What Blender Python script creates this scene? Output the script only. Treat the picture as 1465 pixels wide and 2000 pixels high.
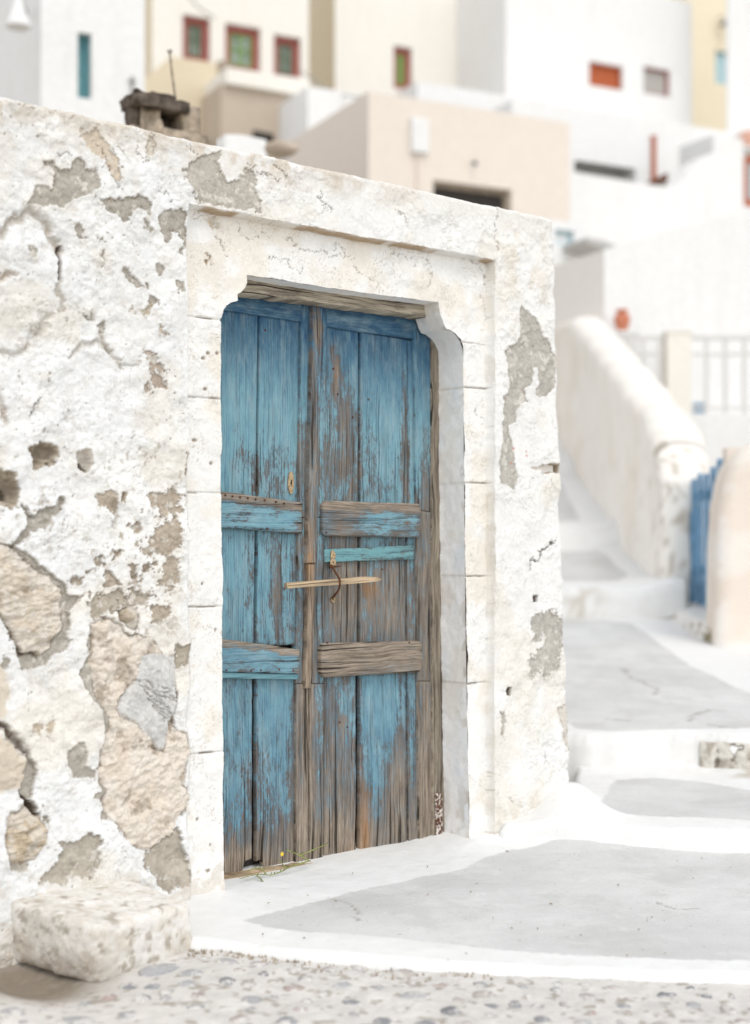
import bpy, bmesh, math, random
import numpy as np
from mathutils import Vector

random.seed(7)
RNG = np.random.default_rng(7)
for o in list(bpy.data.objects):
    bpy.data.objects.remove(o)
SC = bpy.context.scene
COL = SC.collection

# ------------------------------------------------------------------ camera
CH = 1.25                       # eye height above the street
F, CX, HZ = 2857.0, 732.5, 1080.0   # focal length in photo pixels, centre column, horizon row
cam_d = bpy.data.cameras.new('camera')
cam = bpy.data.objects.new('camera', cam_d)
COL.objects.link(cam)
cam.location = (0, 0, CH)
cam.rotation_euler = (math.radians(90), 0, 0)
cam_d.sensor_fit = 'VERTICAL'
cam_d.sensor_height = 56.0
cam_d.sensor_width = 56.0
cam_d.lens = 80.0
cam_d.shift_y = 0.04
cam_d.clip_start = 0.1
cam_d.clip_end = 2000
cam_d.dof.use_dof = True
cam_d.dof.focus_distance = 5.25
cam_d.dof.aperture_fstop = 1.9
SC.camera = cam

# ------------------------------------------------------------------ sky and sun
SUN_EL = math.radians(56)
SUN_H = np.array([0.38, -0.925])       # the sun stands high behind the camera's right shoulder
world = bpy.data.worlds.new('World')
SC.world = world
world.use_nodes = True
wn = world.node_tree
for n in list(wn.nodes):
    wn.nodes.remove(n)
w_out = wn.nodes.new('ShaderNodeOutputWorld')
w_bg = wn.nodes.new('ShaderNodeBackground')
w_sky = wn.nodes.new('ShaderNodeTexSky')
w_hs = wn.nodes.new('ShaderNodeHueSaturation')
w_sky.sky_type = 'NISHITA'
w_sky.sun_disc = False
w_sky.sun_elevation = SUN_EL
w_sky.sun_rotation = math.atan2(SUN_H[0], SUN_H[1])
w_sky.air_density = 1.0
w_sky.dust_density = 0.3
w_hs.inputs['Saturation'].default_value = 0.15
w_bg.inputs['Strength'].default_value = 0.15
wn.links.new(w_sky.outputs[0], w_hs.inputs['Color'])
wn.links.new(w_hs.outputs[0], w_bg.inputs['Color'])
wn.links.new(w_bg.outputs[0], w_out.inputs[0])

sun_d = bpy.data.lights.new('sun', 'SUN')
sun = bpy.data.objects.new('sun', sun_d)
COL.objects.link(sun)
sun_d.energy = 0.62
sun_d.angle = math.radians(24)
sun_d.color = (1.0, 0.95, 0.87)
sdir = Vector((SUN_H[0] * math.cos(SUN_EL), SUN_H[1] * math.cos(SUN_EL), math.sin(SUN_EL)))
sun.rotation_euler = sdir.to_track_quat('Z', 'Y').to_euler()
sun.location = (4, -4, 9)

SC.view_settings.view_transform = 'Standard'
SC.view_settings.look = 'None'
SC.view_settings.gamma = 1.0
SC.view_settings.exposure = 0.84
SC.view_settings.use_curve_mapping = False
SC.render.engine = 'CYCLES'
SC.cycles.use_denoising = True
SC.cycles.max_bounces = 8
SC.cycles.diffuse_bounces = 5
SC.cycles.glossy_bounces = 2

# ------------------------------------------------------------------ noise
def _hash(ix, iy, seed):
    h = (ix.astype(np.int64) * 374761393 + iy.astype(np.int64) * 668265263 + seed * 1274126177) & 0x7fffffff
    h = ((h ^ (h >> 13)) * 1274126177) & 0x7fffffff
    h = ((h ^ (h >> 16)) * 2246822519) & 0x7fffffff
    return ((h ^ (h >> 15)) & 0xffff) / 65535.0

def vnoise(x, y, seed=0):
    ix, iy = np.floor(x), np.floor(y)
    fx, fy = x - ix, y - iy
    fx = fx * fx * fx * (fx * (fx * 6 - 15) + 10)
    fy = fy * fy * fy * (fy * (fy * 6 - 15) + 10)
    a, b = _hash(ix, iy, seed), _hash(ix + 1, iy, seed)
    c, d = _hash(ix, iy + 1, seed), _hash(ix + 1, iy + 1, seed)
    return (a + (b - a) * fx) + ((c + (d - c) * fx) - (a + (b - a) * fx)) * fy

def fbm(x, y, size, octv=4, seed=0, gain=0.5):
    """Fractal noise, 0..1, mean near 0.5; size in metres."""
    t, amp, tot = 0.0, 1.0, 0.0
    c, s = math.cos(0.6), math.sin(0.6)
    x = np.asarray(x, float) / size
    y = np.asarray(y, float) / size
    for k in range(octv):
        t = t + amp * vnoise(x + 17.3 * k, y - 9.1 * k, seed + 31 * k)
        tot += amp
        amp *= gain
        x, y = (x * c - y * s) * 2.03, (x * s + y * c) * 2.03
    return t / tot

def ridged(x, y, size, octv=4, seed=0):
    t, amp, tot = 0.0, 1.0, 0.0
    x = np.asarray(x, float) / size
    y = np.asarray(y, float) / size
    for k in range(octv):
        t = t + amp * (1 - np.abs(2 * vnoise(x + 5.7 * k, y + 3.3 * k, seed + 17 * k) - 1))
        tot += amp
        amp *= 0.5
        x, y = x * 2.1, y * 2.1
    return t / tot

def fbm3(x, y, z, size, octv=4, seed=0, gain=0.5):
    t, amp, tot = 0.0, 1.0, 0.0
    x, y, z = np.asarray(x, float) / size, np.asarray(y, float) / size, np.asarray(z, float) / size
    for k in range(octv):
        iz = np.floor(z); fz = z - iz; fz = fz * fz * (3 - 2 * fz)
        a = vnoise(x + iz * 37.17, y + iz * 91.71, seed + 31 * k); b = vnoise(x + (iz + 1) * 37.17, y + (iz + 1) * 91.71, seed + 31 * k)
        t = t + amp * (a + (b - a) * fz); tot += amp; amp *= gain
        x, y, z = x * 2.03 + 3.1, y * 2.03 - 1.7, z * 2.03 + 0.9
    return t / tot

def sstep(a, b, x):
    t = np.clip((x - a) / (b - a), 0, 1)
    return t * t * (3 - 2 * t)

def lerp(a, b, t):
    return a + (b - a) * t

def sdf_poly(poly, X, Y):
    """Signed distance to a closed polygon, negative inside."""
    poly = np.asarray(poly, float)
    n = len(poly)
    d2 = np.full(X.shape, 1e9)
    ins = np.zeros(X.shape, bool)
    for i in range(n):
        ax, ay = poly[i]
        bx, by = poly[(i + 1) % n]
        ex, ey = bx - ax, by - ay
        wx, wy = X - ax, Y - ay
        t = np.clip((wx * ex + wy * ey) / max(ex * ex + ey * ey, 1e-12), 0, 1)
        d2 = np.minimum(d2, (wx - t * ex) ** 2 + (wy - t * ey) ** 2)
        if abs(ey) > 1e-12:
            c = ((ay <= Y) & (Y < by)) | ((by <= Y) & (Y < ay))
            ins ^= c & (X < ax + (Y - ay) * ex / ey)
    d = np.sqrt(d2)
    return np.where(ins, -d, d)

def dist_line(pts, X, Y):
    d2 = np.full(X.shape, 1e9)
    for (ax, ay), (bx, by) in zip(pts[:-1], pts[1:]):
        ex, ey = bx - ax, by - ay
        wx, wy = X - ax, Y - ay
        t = np.clip((wx * ex + wy * ey) / max(ex * ex + ey * ey, 1e-12), 0, 1)
        d2 = np.minimum(d2, (wx - t * ex) ** 2 + (wy - t * ey) ** 2)
    return np.sqrt(d2)

# ------------------------------------------------------------------ places
def at(px, py, Y):
    """The point on the sight line of a photo pixel at distance Y (metres ahead of the camera)."""
    return np.array([(px - CX) / F * Y, Y, CH + (HZ - py) / F * Y])

WO = np.array([-0.518, 5.0])
WD = np.array([0.757, 0.653])
WN = np.array([0.653, -0.757])        # the old wall's outward normal

def wall_sz(px, py, d=0.0):
    """Photo pixel -> (s along the wall, z) on the plane d metres in front of the wall."""
    u, v = (px - CX) / F, (HZ - py) / F
    s = (5 * u + 0.518 - d * (0.653 + 0.757 * u)) / (0.757 - 0.653 * u)
    Y = 5 + 0.653 * s - 0.757 * d
    return np.array([s, CH + v * Y])

def wall_pts(pts, d=0.0):
    return np.array([wall_sz(x, y, d) for x, y in pts])

def W(s, z, d):
    s, z, d = np.broadcast_arrays(np.asarray(s, float), np.asarray(z, float), np.asarray(d, float))
    return np.stack([WO[0] + WD[0] * s + WN[0] * d, WO[1] + WD[1] * s + WN[1] * d, z], -1)

def on_plane(px, py, a, b, c):
    """Photo pixel -> (X, Y) on the ground plane z = CH + a + bX + cY."""
    u, v = (px - CX) / F, (HZ - py) / F
    Y = a / (v - b * u - c)
    return np.array([u * Y, Y])

# ------------------------------------------------------------------ objects
ORG = {}

def link(o, parent=None):
    COL.objects.link(o)
    if parent is not None:
        o.parent = parent

def empty(name, loc, label=None, cat=None, group=None, kind=None):
    o = bpy.data.objects.new(name, None)
    COL.objects.link(o)
    o.empty_display_size = 0.1
    o.location = loc
    ORG[o.name] = np.array(loc, float)
    tag(o, label, cat, group, kind)
    return o

def tag(o, label=None, cat=None, group=None, kind=None):
    if label: o['label'] = label
    if cat: o['category'] = cat
    if group: o['group'] = group
    if kind: o['kind'] = kind
    return o

def mesh_obj(name, V, Fc, mat, parent=None, smooth=False, attrs=None, color=None, uv=None, origin=None, sharp=None):
    """One mesh object from world-space vertices. Fc: (n,4)/(n,3) array or list of tuples."""
    V = np.asarray(V, float)
    if parent is not None:
        org = ORG[parent.name]
    elif origin is not None:
        org = np.array(origin, float)
    else:
        org = np.array([V[:, 0].mean(), V[:, 1].mean(), V[:, 2].min()])
    Vl = (V - org).astype(np.float32)
    me = bpy.data.meshes.new(name)
    if isinstance(Fc, np.ndarray):
        n, k = Fc.shape
        me.vertices.add(len(Vl)); me.vertices.foreach_set('co', Vl.ravel())
        me.loops.add(n * k); me.loops.foreach_set('vertex_index', Fc.astype(np.int32).ravel())
        me.polygons.add(n)
        me.polygons.foreach_set('loop_start', np.arange(0, n * k, k, dtype=np.int32))
        me.polygons.foreach_set('loop_total', np.full(n, k, np.int32))
        me.update(calc_edges=True)
    else:
        me.from_pydata(Vl.tolist(), [], [tuple(int(i) for i in f) for f in Fc])
        me.update()
    me.polygons.foreach_set('use_smooth', np.full(len(me.polygons), bool(smooth)))
    if attrs:
        for k_, a in attrs.items():
            at_ = me.attributes.new(k_, 'FLOAT', 'POINT')
            at_.data.foreach_set('value', np.asarray(a, np.float32).ravel())
    if color is not None:
        at_ = me.attributes.new('tone', 'FLOAT_COLOR', 'POINT')
        c4 = np.ones((len(Vl), 4), np.float32); c4[:, :3] = color
        at_.data.foreach_set('color', c4.ravel())
    if uv is not None:
        ul = me.uv_layers.new(name='grain')
        li = np.empty(len(me.loops), np.int32)
        me.loops.foreach_get('vertex_index', li)
        ul.data.foreach_set('uv', np.asarray(uv, np.float32)[li].ravel())
    if sharp:
        me.set_sharp_from_angle(angle=math.radians(sharp))
    me.materials.append(mat)
    o = bpy.data.objects.new(name, me)
    link(o, parent)
    if parent is None:
        o.location = org
    ORG[o.name] = org
    return o

def grid_mesh(name, P, keep, mat, parent=None, smooth=True, attrs=None, color=None, skirt=0.0, uv=None, flip=False):
    """Mesh of the kept cells of a grid of points P (rows, cols, 3); skirt drops a wall from the rim."""
    nr, nc = P.shape[:2]
    idx = np.arange(nr * nc).reshape(nr, nc)
    q = np.stack([idx[:-1, :-1], idx[:-1, 1:], idx[1:, 1:], idx[1:, :-1]], -1)[keep]
    if flip:
        q = q[:, ::-1]
    used, inv = np.unique(q.ravel(), return_inverse=True)
    q = inv.reshape(-1, 4)
    V = P.reshape(-1, 3)[used]
    at_ = {k: np.asarray(a).reshape(-1)[used] for k, a in (attrs or {}).items()}
    co = None if color is None else color.reshape(-1, 3)[used]
    uvv = None if uv is None else uv.reshape(-1, 2)[used]
    if skirt:
        e = np.concatenate([q[:, [0, 1]], q[:, [1, 2]], q[:, [2, 3]], q[:, [3, 0]]])
        key = np.sort(e, 1)
        kk = key[:, 0].astype(np.int64) * len(V) + key[:, 1]
        _, first, cnt = np.unique(kk, return_index=True, return_counts=True)
        be = e[first[cnt == 1]]
        rim = np.unique(be)
        m = -np.ones(len(V), int); m[rim] = len(V) + np.arange(len(rim))
        Vs = V[rim].copy(); Vs[:, 2] -= skirt
        q = np.concatenate([q, np.stack([be[:, 1], be[:, 0], m[be[:, 0]], m[be[:, 1]]], -1)])
        V = np.concatenate([V, Vs])
        at_ = {k: np.concatenate([a, a[rim]]) for k, a in at_.items()}
        if co is not None: co = np.concatenate([co, co[rim]])
        if uvv is not None: uvv = np.concatenate([uvv, uvv[rim]])
    return mesh_obj(name, V, q, mat, parent, smooth, at_, co, uvv)

class MB:
    """Collects solids and turns them into one mesh object."""
    def __init__(self): self.v, self.f = [], []
    def add(self, V, Fc):
        b = len(self.v)
        self.v += [tuple(map(float, p)) for p in V]
        self.f += [tuple(b + i for i in f) for f in Fc]
        return self
    def box(self, o, ex, ey, ez):
        o, ex, ey, ez = map(np.array, (o, ex, ey, ez))
        V = [o, o + ex, o + ex + ey, o + ey, o + ez, o + ex + ez, o + ex + ey + ez, o + ey + ez]
        return self.add(V, [(3, 2, 1, 0), (4, 5, 6, 7), (0, 1, 5, 4), (1, 2, 6, 5), (2, 3, 7, 6), (3, 0, 4, 7)])
    def prism(self, base, ex):
        base = [np.array(p, float) for p in base]
        n = len(base); ex = np.array(ex, float)
        V = base + [p + ex for p in base]
        Fc = [tuple(range(n))[::-1], tuple(range(n, 2 * n))] + [(i, (i + 1) % n, n + (i + 1) % n, n + i) for i in range(n)]
        return self.add(V, Fc)
    def tube(self, pts, rad, n=8, caps=True):
        pts = [np.array(p, float) for p in pts]
        rad = rad if hasattr(rad, '__len__') else [rad] * len(pts)
        V, Fc = [], []
        up = np.array([0.13, 0.21, 0.97])
        for i, p in enumerate(pts):
            t = pts[min(i + 1, len(pts) - 1)] - pts[max(i - 1, 0)]
            t = t / np.linalg.norm(t)
            a = np.cross(t, up)
            if np.linalg.norm(a) < 1e-3: a = np.cross(t, [1, 0, 0])
            a /= np.linalg.norm(a); b = np.cross(t, a)
            for k in range(n):
                w = 2 * math.pi * k / n
                V.append(p + rad[i] * (math.cos(w) * a + math.sin(w) * b))
        for i in range(len(pts) - 1):
            for k in range(n):
                Fc.append((i * n + k, i * n + (k + 1) % n, (i + 1) * n + (k + 1) % n, (i + 1) * n + k))
        if caps:
            Fc += [tuple(range(n))[::-1], tuple(range((len(pts) - 1) * n, len(pts) * n))]
        return self.add(V, Fc)
    def lathe(self, c, prof, n=20):
        """prof: (radius, z) from bottom to top about the vertical axis through c."""
        V, Fc = [], []
        for r, z in prof:
            for k in range(n):
                w = 2 * math.pi * k / n
                V.append((c[0] + r * math.cos(w), c[1] + r * math.sin(w), c[2] + z))
        for i in range(len(prof) - 1):
            for k in range(n):
                Fc.append((i * n + k, i * n + (k + 1) % n, (i + 1) * n + (k + 1) % n, (i + 1) * n + k))
        Fc += [tuple(range(n))[::-1], tuple(range((len(prof) - 1) * n, len(prof) * n))]
        return self.add(V, Fc)
    def build(self, name, mat, parent=None, smooth=False, bevel=0.0, sharp=None, segs=2):
        o = mesh_obj(name, np.array(self.v), self.f, mat, parent, smooth)
        bm = bmesh.new(); bm.from_mesh(o.data)
        bmesh.ops.recalc_face_normals(bm, faces=bm.faces)
        if bevel:
            bmesh.ops.bevel(bm, geom=[e for e in bm.edges if e.calc_face_angle(0) > 0.5], offset=bevel, segments=segs, affect='EDGES', profile=0.5)
        bm.to_mesh(o.data); bm.free()
        if sharp: o.data.set_sharp_from_angle(angle=math.radians(sharp))
        return o

# ------------------------------------------------------------------ materials
def new_mat(name):
    m = bpy.data.materials.new(name)
    m.use_nodes = True
    nt = m.node_tree
    b = nt.nodes['Principled BSDF']
    b.inputs['Roughness'].default_value = 0.9
    b.inputs['Specular IOR Level'].default_value = 0.15
    return m, nt, b

def N(nt, t, **kw):
    n = nt.nodes.new(t)
    for k, v in kw.items():
        if k in n.inputs: n.inputs[k].default_value = v
        else: setattr(n, k, v)
    return n

def noise(nt, vec, scale, detail=4, rough=0.55):
    n = N(nt, 'ShaderNodeTexNoise', Scale=scale, Detail=detail, Roughness=rough)
    if vec is not None: nt.links.new(vec, n.inputs['Vector'])
    return n.outputs['Fac']

def ramp(nt, fac, stops, interp='LINEAR'):
    r = N(nt, 'ShaderNodeValToRGB')
    r.color_ramp.interpolation = interp
    e = r.color_ramp.elements
    while len(e) < len(stops): e.new(0.5)
    for el, (p, c) in zip(e, stops):
        el.position = p
        el.color = (*c, 1) if len(c) == 3 else c
    nt.links.new(fac, r.inputs['Fac'])
    return r.outputs['Color']

def math_n(nt, op, a, b=None, c=None, clamp=False):
    n = N(nt, 'ShaderNodeMath', operation=op, use_clamp=clamp)
    for i, x in enumerate((a, b, c)):
        if x is None: continue
        if isinstance(x, (int, float)): n.inputs[i].default_value = x
        else: nt.links.new(x, n.inputs[i])
    return n.outputs[0]

def mixc(nt, fac, a, b, mode='MIX'):
    n = N(nt, 'ShaderNodeMix', data_type='RGBA', blend_type=mode)
    for s, x in ((n.inputs[0], fac), (n.inputs[6], a), (n.inputs[7], b)):
        if isinstance(x, (int, float)): s.default_value = x
        elif isinstance(x, tuple): s.default_value = (*x, 1)
        else: nt.links.new(x, s)
    return n.outputs[2]

def bump(nt, h, bsdf, strength, dist, prev=None):
    b = N(nt, 'ShaderNodeBump', Strength=strength, Distance=dist)
    nt.links.new(h, b.inputs['Height'])
    if prev is not None: nt.links.new(prev, b.inputs['Normal'])
    nt.links.new(b.outputs[0], bsdf.inputs['Normal'])
    return b.outputs[0]

def obj_vec(nt):
    return N(nt, 'ShaderNodeTexCoord').outputs['Object']

def attr(nt, name, what='Fac'):
    return N(nt, 'ShaderNodeAttribute', attribute_name=name).outputs[what]

def mapping(nt, vec, scale):
    m = N(nt, 'ShaderNodeMapping')
    m.inputs['Scale'].default_value = scale
    nt.links.new(vec, m.inputs['Vector'])
    return m.outputs[0]

def mat_tone(name, grain=1.0, bump_s=0.35):
    """Surface whose colour comes from the 'tone' attribute, with fine speckle and grit."""
    m, nt, b = new_mat(name)
    v = obj_vec(nt)
    fine = noise(nt, v, 420, 3, 0.7)
    mid = noise(nt, v, 60, 5, 0.65)
    sp = ramp(nt, fine, [(0.25, (0.80, 0.80, 0.80)), (0.6, (1.06, 1.06, 1.06))])
    sp2 = ramp(nt, mid, [(0.25, (0.90, 0.885, 0.865)), (0.6, (1.03, 1.03, 1.03))])
    c = mixc(nt, 0.75 * grain, attr(nt, 'tone', 'Color'), sp, 'MULTIPLY')
    c = mixc(nt, 0.8 * grain, c, sp2, 'MULTIPLY')
    nt.links.new(c, b.inputs['Base Color'])
    p = bump(nt, mid, b, bump_s, 0.006)
    bump(nt, fine, b, bump_s, 0.0015, p)
    return m

def mat_plaster(name, col, dirt=(0.55, 0.5, 0.42), amount=0.25, scale=1.0, bump_s=0.3):
    m, nt, b = new_mat(name)
    v = obj_vec(nt)
    big = noise(nt, v, 1.3 * scale, 5, 0.6)
    mid = noise(nt, v, 14 * scale, 5, 0.6)
    fine = noise(nt, v, 90 * scale, 4, 0.65)
    streak = noise(nt, mapping(nt, v, (9 * scale, 9 * scale, 0.8 * scale)), 1.0, 4, 0.6)
    f = math_n(nt, 'MULTIPLY', ramp(nt, streak, [(0.48, (0, 0, 0)), (0.75, (1, 1, 1))]), ramp(nt, big, [(0.4, (0, 0, 0)), (0.7, (1, 1, 1))]))
    c = mixc(nt, math_n(nt, 'MULTIPLY', f, amount), col, dirt)
    c = mixc(nt, 1.0, c, ramp(nt, mid, [(0.3, (0.95, 0.945, 0.935)), (0.65, (1.02, 1.02, 1.02))]), 'MULTIPLY')
    nt.links.new(c, b.inputs['Base Color'])
    p = bump(nt, mid, b, bump_s, 0.02)
    bump(nt, fine, b, bump_s * 0.7, 0.004, p)
    return m

def mat_flat(name, col, rough=0.7, metallic=0.0, var=0.2, scale=30):
    m, nt, b = new_mat(name)
    v = obj_vec(nt)
    n = noise(nt, v, scale, 4, 0.6)
    lo = tuple(x * (1 - var) for x in col); hi = tuple(min(1, x * (1 + var)) for x in col)
    nt.links.new(ramp(nt, n, [(0.3, lo), (0.7, hi)]), b.inputs['Base Color'])
    b.inputs['Roughness'].default_value = rough
    b.inputs['Metallic'].default_value = metallic
    return m

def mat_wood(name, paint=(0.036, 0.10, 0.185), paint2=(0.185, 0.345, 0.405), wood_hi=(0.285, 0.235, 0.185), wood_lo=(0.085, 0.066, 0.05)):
    """Old board: grain along the second texture axis, paint that survives where 'wear' is low."""
    m, nt, b = new_mat(name)
    uv = N(nt, 'ShaderNodeUVMap', uv_map='grain').outputs[0]
    # the lines of the grain sway a little along the board
    sway = N(nt, 'ShaderNodeTexNoise', Scale=5.0, Detail=2.0)
    nt.links.new(mapping(nt, uv, (1.0, 0.6, 1)), sway.inputs['Vector'])
    vm = N(nt, 'ShaderNodeVectorMath', operation='MULTIPLY_ADD')
    nt.links.new(sway.outputs['Color'], vm.inputs[0])
    vm.inputs[1].default_value = (0.03, 0, 0)
    nt.links.new(uv, vm.inputs[2])
    gv = vm.outputs[0]
    g1 = noise(nt, mapping(nt, gv, (170, 3.2, 1)), 1.0, 5, 0.62)
    g2 = noise(nt, mapping(nt, gv, (520, 16, 1)), 1.0, 3, 0.6)
    blot = noise(nt, mapping(nt, gv, (30, 11, 1)), 1.0, 5, 0.7)
    big = noise(nt, mapping(nt, gv, (11, 3.5, 1)), 1.0, 3, 0.5)
    chip = noise(nt, mapping(nt, gv, (165, 36, 1)), 1.0, 6, 0.8)
    strk = noise(nt, mapping(nt, gv, (95, 2.6, 1)), 1.0, 5, 0.7)
    fleck = noise(nt, mapping(nt, gv, (210, 75, 1)), 1.0, 4, 0.7)
    crack = noise(nt, mapping(nt, gv, (85, 1.3, 1)), 1.0, 3, 0.5)
    wear = attr(nt, 'wear')
    shade_fade = attr(nt, 'shade_fade')
    # bare wood: grey and dark where the paint has only just gone, paler and browner where it has long been bare
    wt = ramp(nt, math_n(nt, 'MULTIPLY_ADD', math_n(nt, 'SUBTRACT', big, 0.5), 0.5, math_n(nt, 'MULTIPLY', wear, 0.72)), [(0.30, tuple(x * 0.52 for x in (wood_hi[0] * 0.92, wood_hi[1] * 1.0, wood_hi[2] * 1.18))), (0.78, wood_hi)])
    wc = mixc(nt, 1.0, wt, ramp(nt, g1, [(0.30, (0.22, 0.20, 0.185)), (0.42, (0.66, 0.65, 0.64)), (0.54, (1.05, 1.05, 1.05)), (0.72, (1.40, 1.38, 1.35))]), 'MULTIPLY')
    wc = mixc(nt, 0.9, wc, ramp(nt, g2, [(0.32, (0.45, 0.44, 0.43)), (0.46, (0.95, 0.95, 0.95)), (0.68, (1.25, 1.25, 1.25))]), 'MULTIPLY')
    wc = mixc(nt, math_n(nt, 'MULTIPLY', ramp(nt, blot, [(0.44, (0, 0, 0)), (0.60, (1, 1, 1))]), math_n(nt, 'MULTIPLY', math_n(nt, 'SUBTRACT', 1.1, wear, clamp=True), 0.9)), wc, mixc(nt, 1.0, wc, (0.62, 0.90, 1.30), 'MULTIPLY'))
    rust = attr(nt, 'rust')
    wc = mixc(nt, math_n(nt, 'MULTIPLY', rust, 0.8), wc, (0.40, 0.20, 0.07))
    # paint: lintel's shadow painted in as deep blue above, bleached lower down
    pc = mixc(nt, ramp(nt, math_n(nt, 'ADD', math_n(nt, 'MULTIPLY', shade_fade, 0.62), math_n(nt, 'MULTIPLY', blot, 0.55)), [(0.30, (0, 0, 0)), (0.80, (1, 1, 1))]), paint, paint2)
    chalk = noise(nt, mapping(nt, gv, (24, 6, 1)), 1.0, 5, 0.7)
    pc = mixc(nt, ramp(nt, chalk, [(0.48, (0, 0, 0)), (0.66, (0.55, 0.55, 0.55))]), pc, (0.27, 0.37, 0.41))
    pc = mixc(nt, ramp(nt, chalk, [(0.30, (0.5, 0.5, 0.5)), (0.44, (0, 0, 0))]), pc, mixc(nt, 1.0, pc, (0.62, 0.74, 0.85), 'MULTIPLY'))
    pc = mixc(nt, attr(nt, 'teal'), pc, (0.16, 0.34, 0.36))
    pc = mixc(nt, 0.85, pc, ramp(nt, g1, [(0.34, (0.50, 0.54, 0.58)), (0.48, (0.97, 0.97, 0.97)), (0.72, (1.14, 1.12, 1.1))]), 'MULTIPLY')
    pc = mixc(nt, 0.6, pc, ramp(nt, g2, [(0.3, (0.72, 0.74, 0.78)), (0.6, (1.08, 1.08, 1.08))]), 'MULTIPLY')
    # how much paint is left
    nz = math_n(nt, 'ADD', math_n(nt, 'MULTIPLY', g1, 0.34), math_n(nt, 'ADD', math_n(nt, 'MULTIPLY', blot, 0.46), math_n(nt, 'MULTIPLY', chip, 0.80)))
    left = math_n(nt, 'SUBTRACT', math_n(nt, 'ADD', nz, math_n(nt, 'MULTIPLY_ADD', big, 0.42, -0.22)), math_n(nt, 'MULTIPLY', wear, 0.60))
    mask = ramp(nt, left, [(0.462, (0, 0, 0)), (0.51, (1, 1, 1))])
    # a wash of old blue soaked into the grain where the skin of paint has gone
    grime = noise(nt, mapping(nt, gv, (38, 5, 1)), 1.0, 5, 0.7)
    soak = math_n(nt, 'ADD', math_n(nt, 'MULTIPLY', strk, 0.62), math_n(nt, 'MULTIPLY', blot, 0.38))
    soak = math_n(nt, 'SUBTRACT', soak, math_n(nt, 'MULTIPLY_ADD', wear, 0.16, -0.09))
    soak = ramp(nt, soak, [(0.44, (0, 0, 0)), (0.58, (0.55, 0.55, 0.55)), (0.75, (0.75, 0.75, 0.75))])
    soak = math_n(nt, 'MULTIPLY', soak, math_n(nt, 'SUBTRACT', 1.0, attr(nt, 'bare'), clamp=True))
    wc = mixc(nt, soak, wc, mixc(nt, 0.35, pc, (0.12, 0.15, 0.19)))
    c = mixc(nt, mask, wc, pc)
    c = mixc(nt, math_n(nt, 'MULTIPLY', ramp(nt, grime, [(0.50, (0, 0, 0)), (0.68, (1, 1, 1))]), math_n(nt, 'MULTIPLY_ADD', wear, 0.5, 0.12, clamp=True)), c, (0.105, 0.085, 0.068))
    ck = ramp(nt, math_n(nt, 'MULTIPLY_ADD', wear, -0.06, crack), [(0.305, (1, 1, 1)), (0.325, (0, 0, 0))])
    ck = math_n(nt, 'MULTIPLY', ck, math_n(nt, 'MULTIPLY_ADD', wear, 1.0, 0.15, clamp=True))
    c = mixc(nt, math_n(nt, 'MULTIPLY', ck, 0.9), c, (0.022, 0.017, 0.013))
    pits = math_n(nt, 'MULTIPLY', ramp(nt, fleck, [(0.29, (1, 1, 1)), (0.345, (0, 0, 0))]), math_n(nt, 'MULTIPLY_ADD', wear, 1.2, 0.25, clamp=True))
    c = mixc(nt, math_n(nt, 'MULTIPLY', pits, 0.8), c, (0.075, 0.058, 0.045))
    nt.links.new(c, b.inputs['Base Color'])
    b.inputs['Roughness'].default_value = 0.8
    p = bump(nt, g1, b, 0.55, 0.004)
    p = bump(nt, mask, b, 0.4, 0.0012, p)
    bump(nt, math_n(nt, 'MULTIPLY', ck, -1.0), b, 0.9, 0.006, p)
    return m

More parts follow.
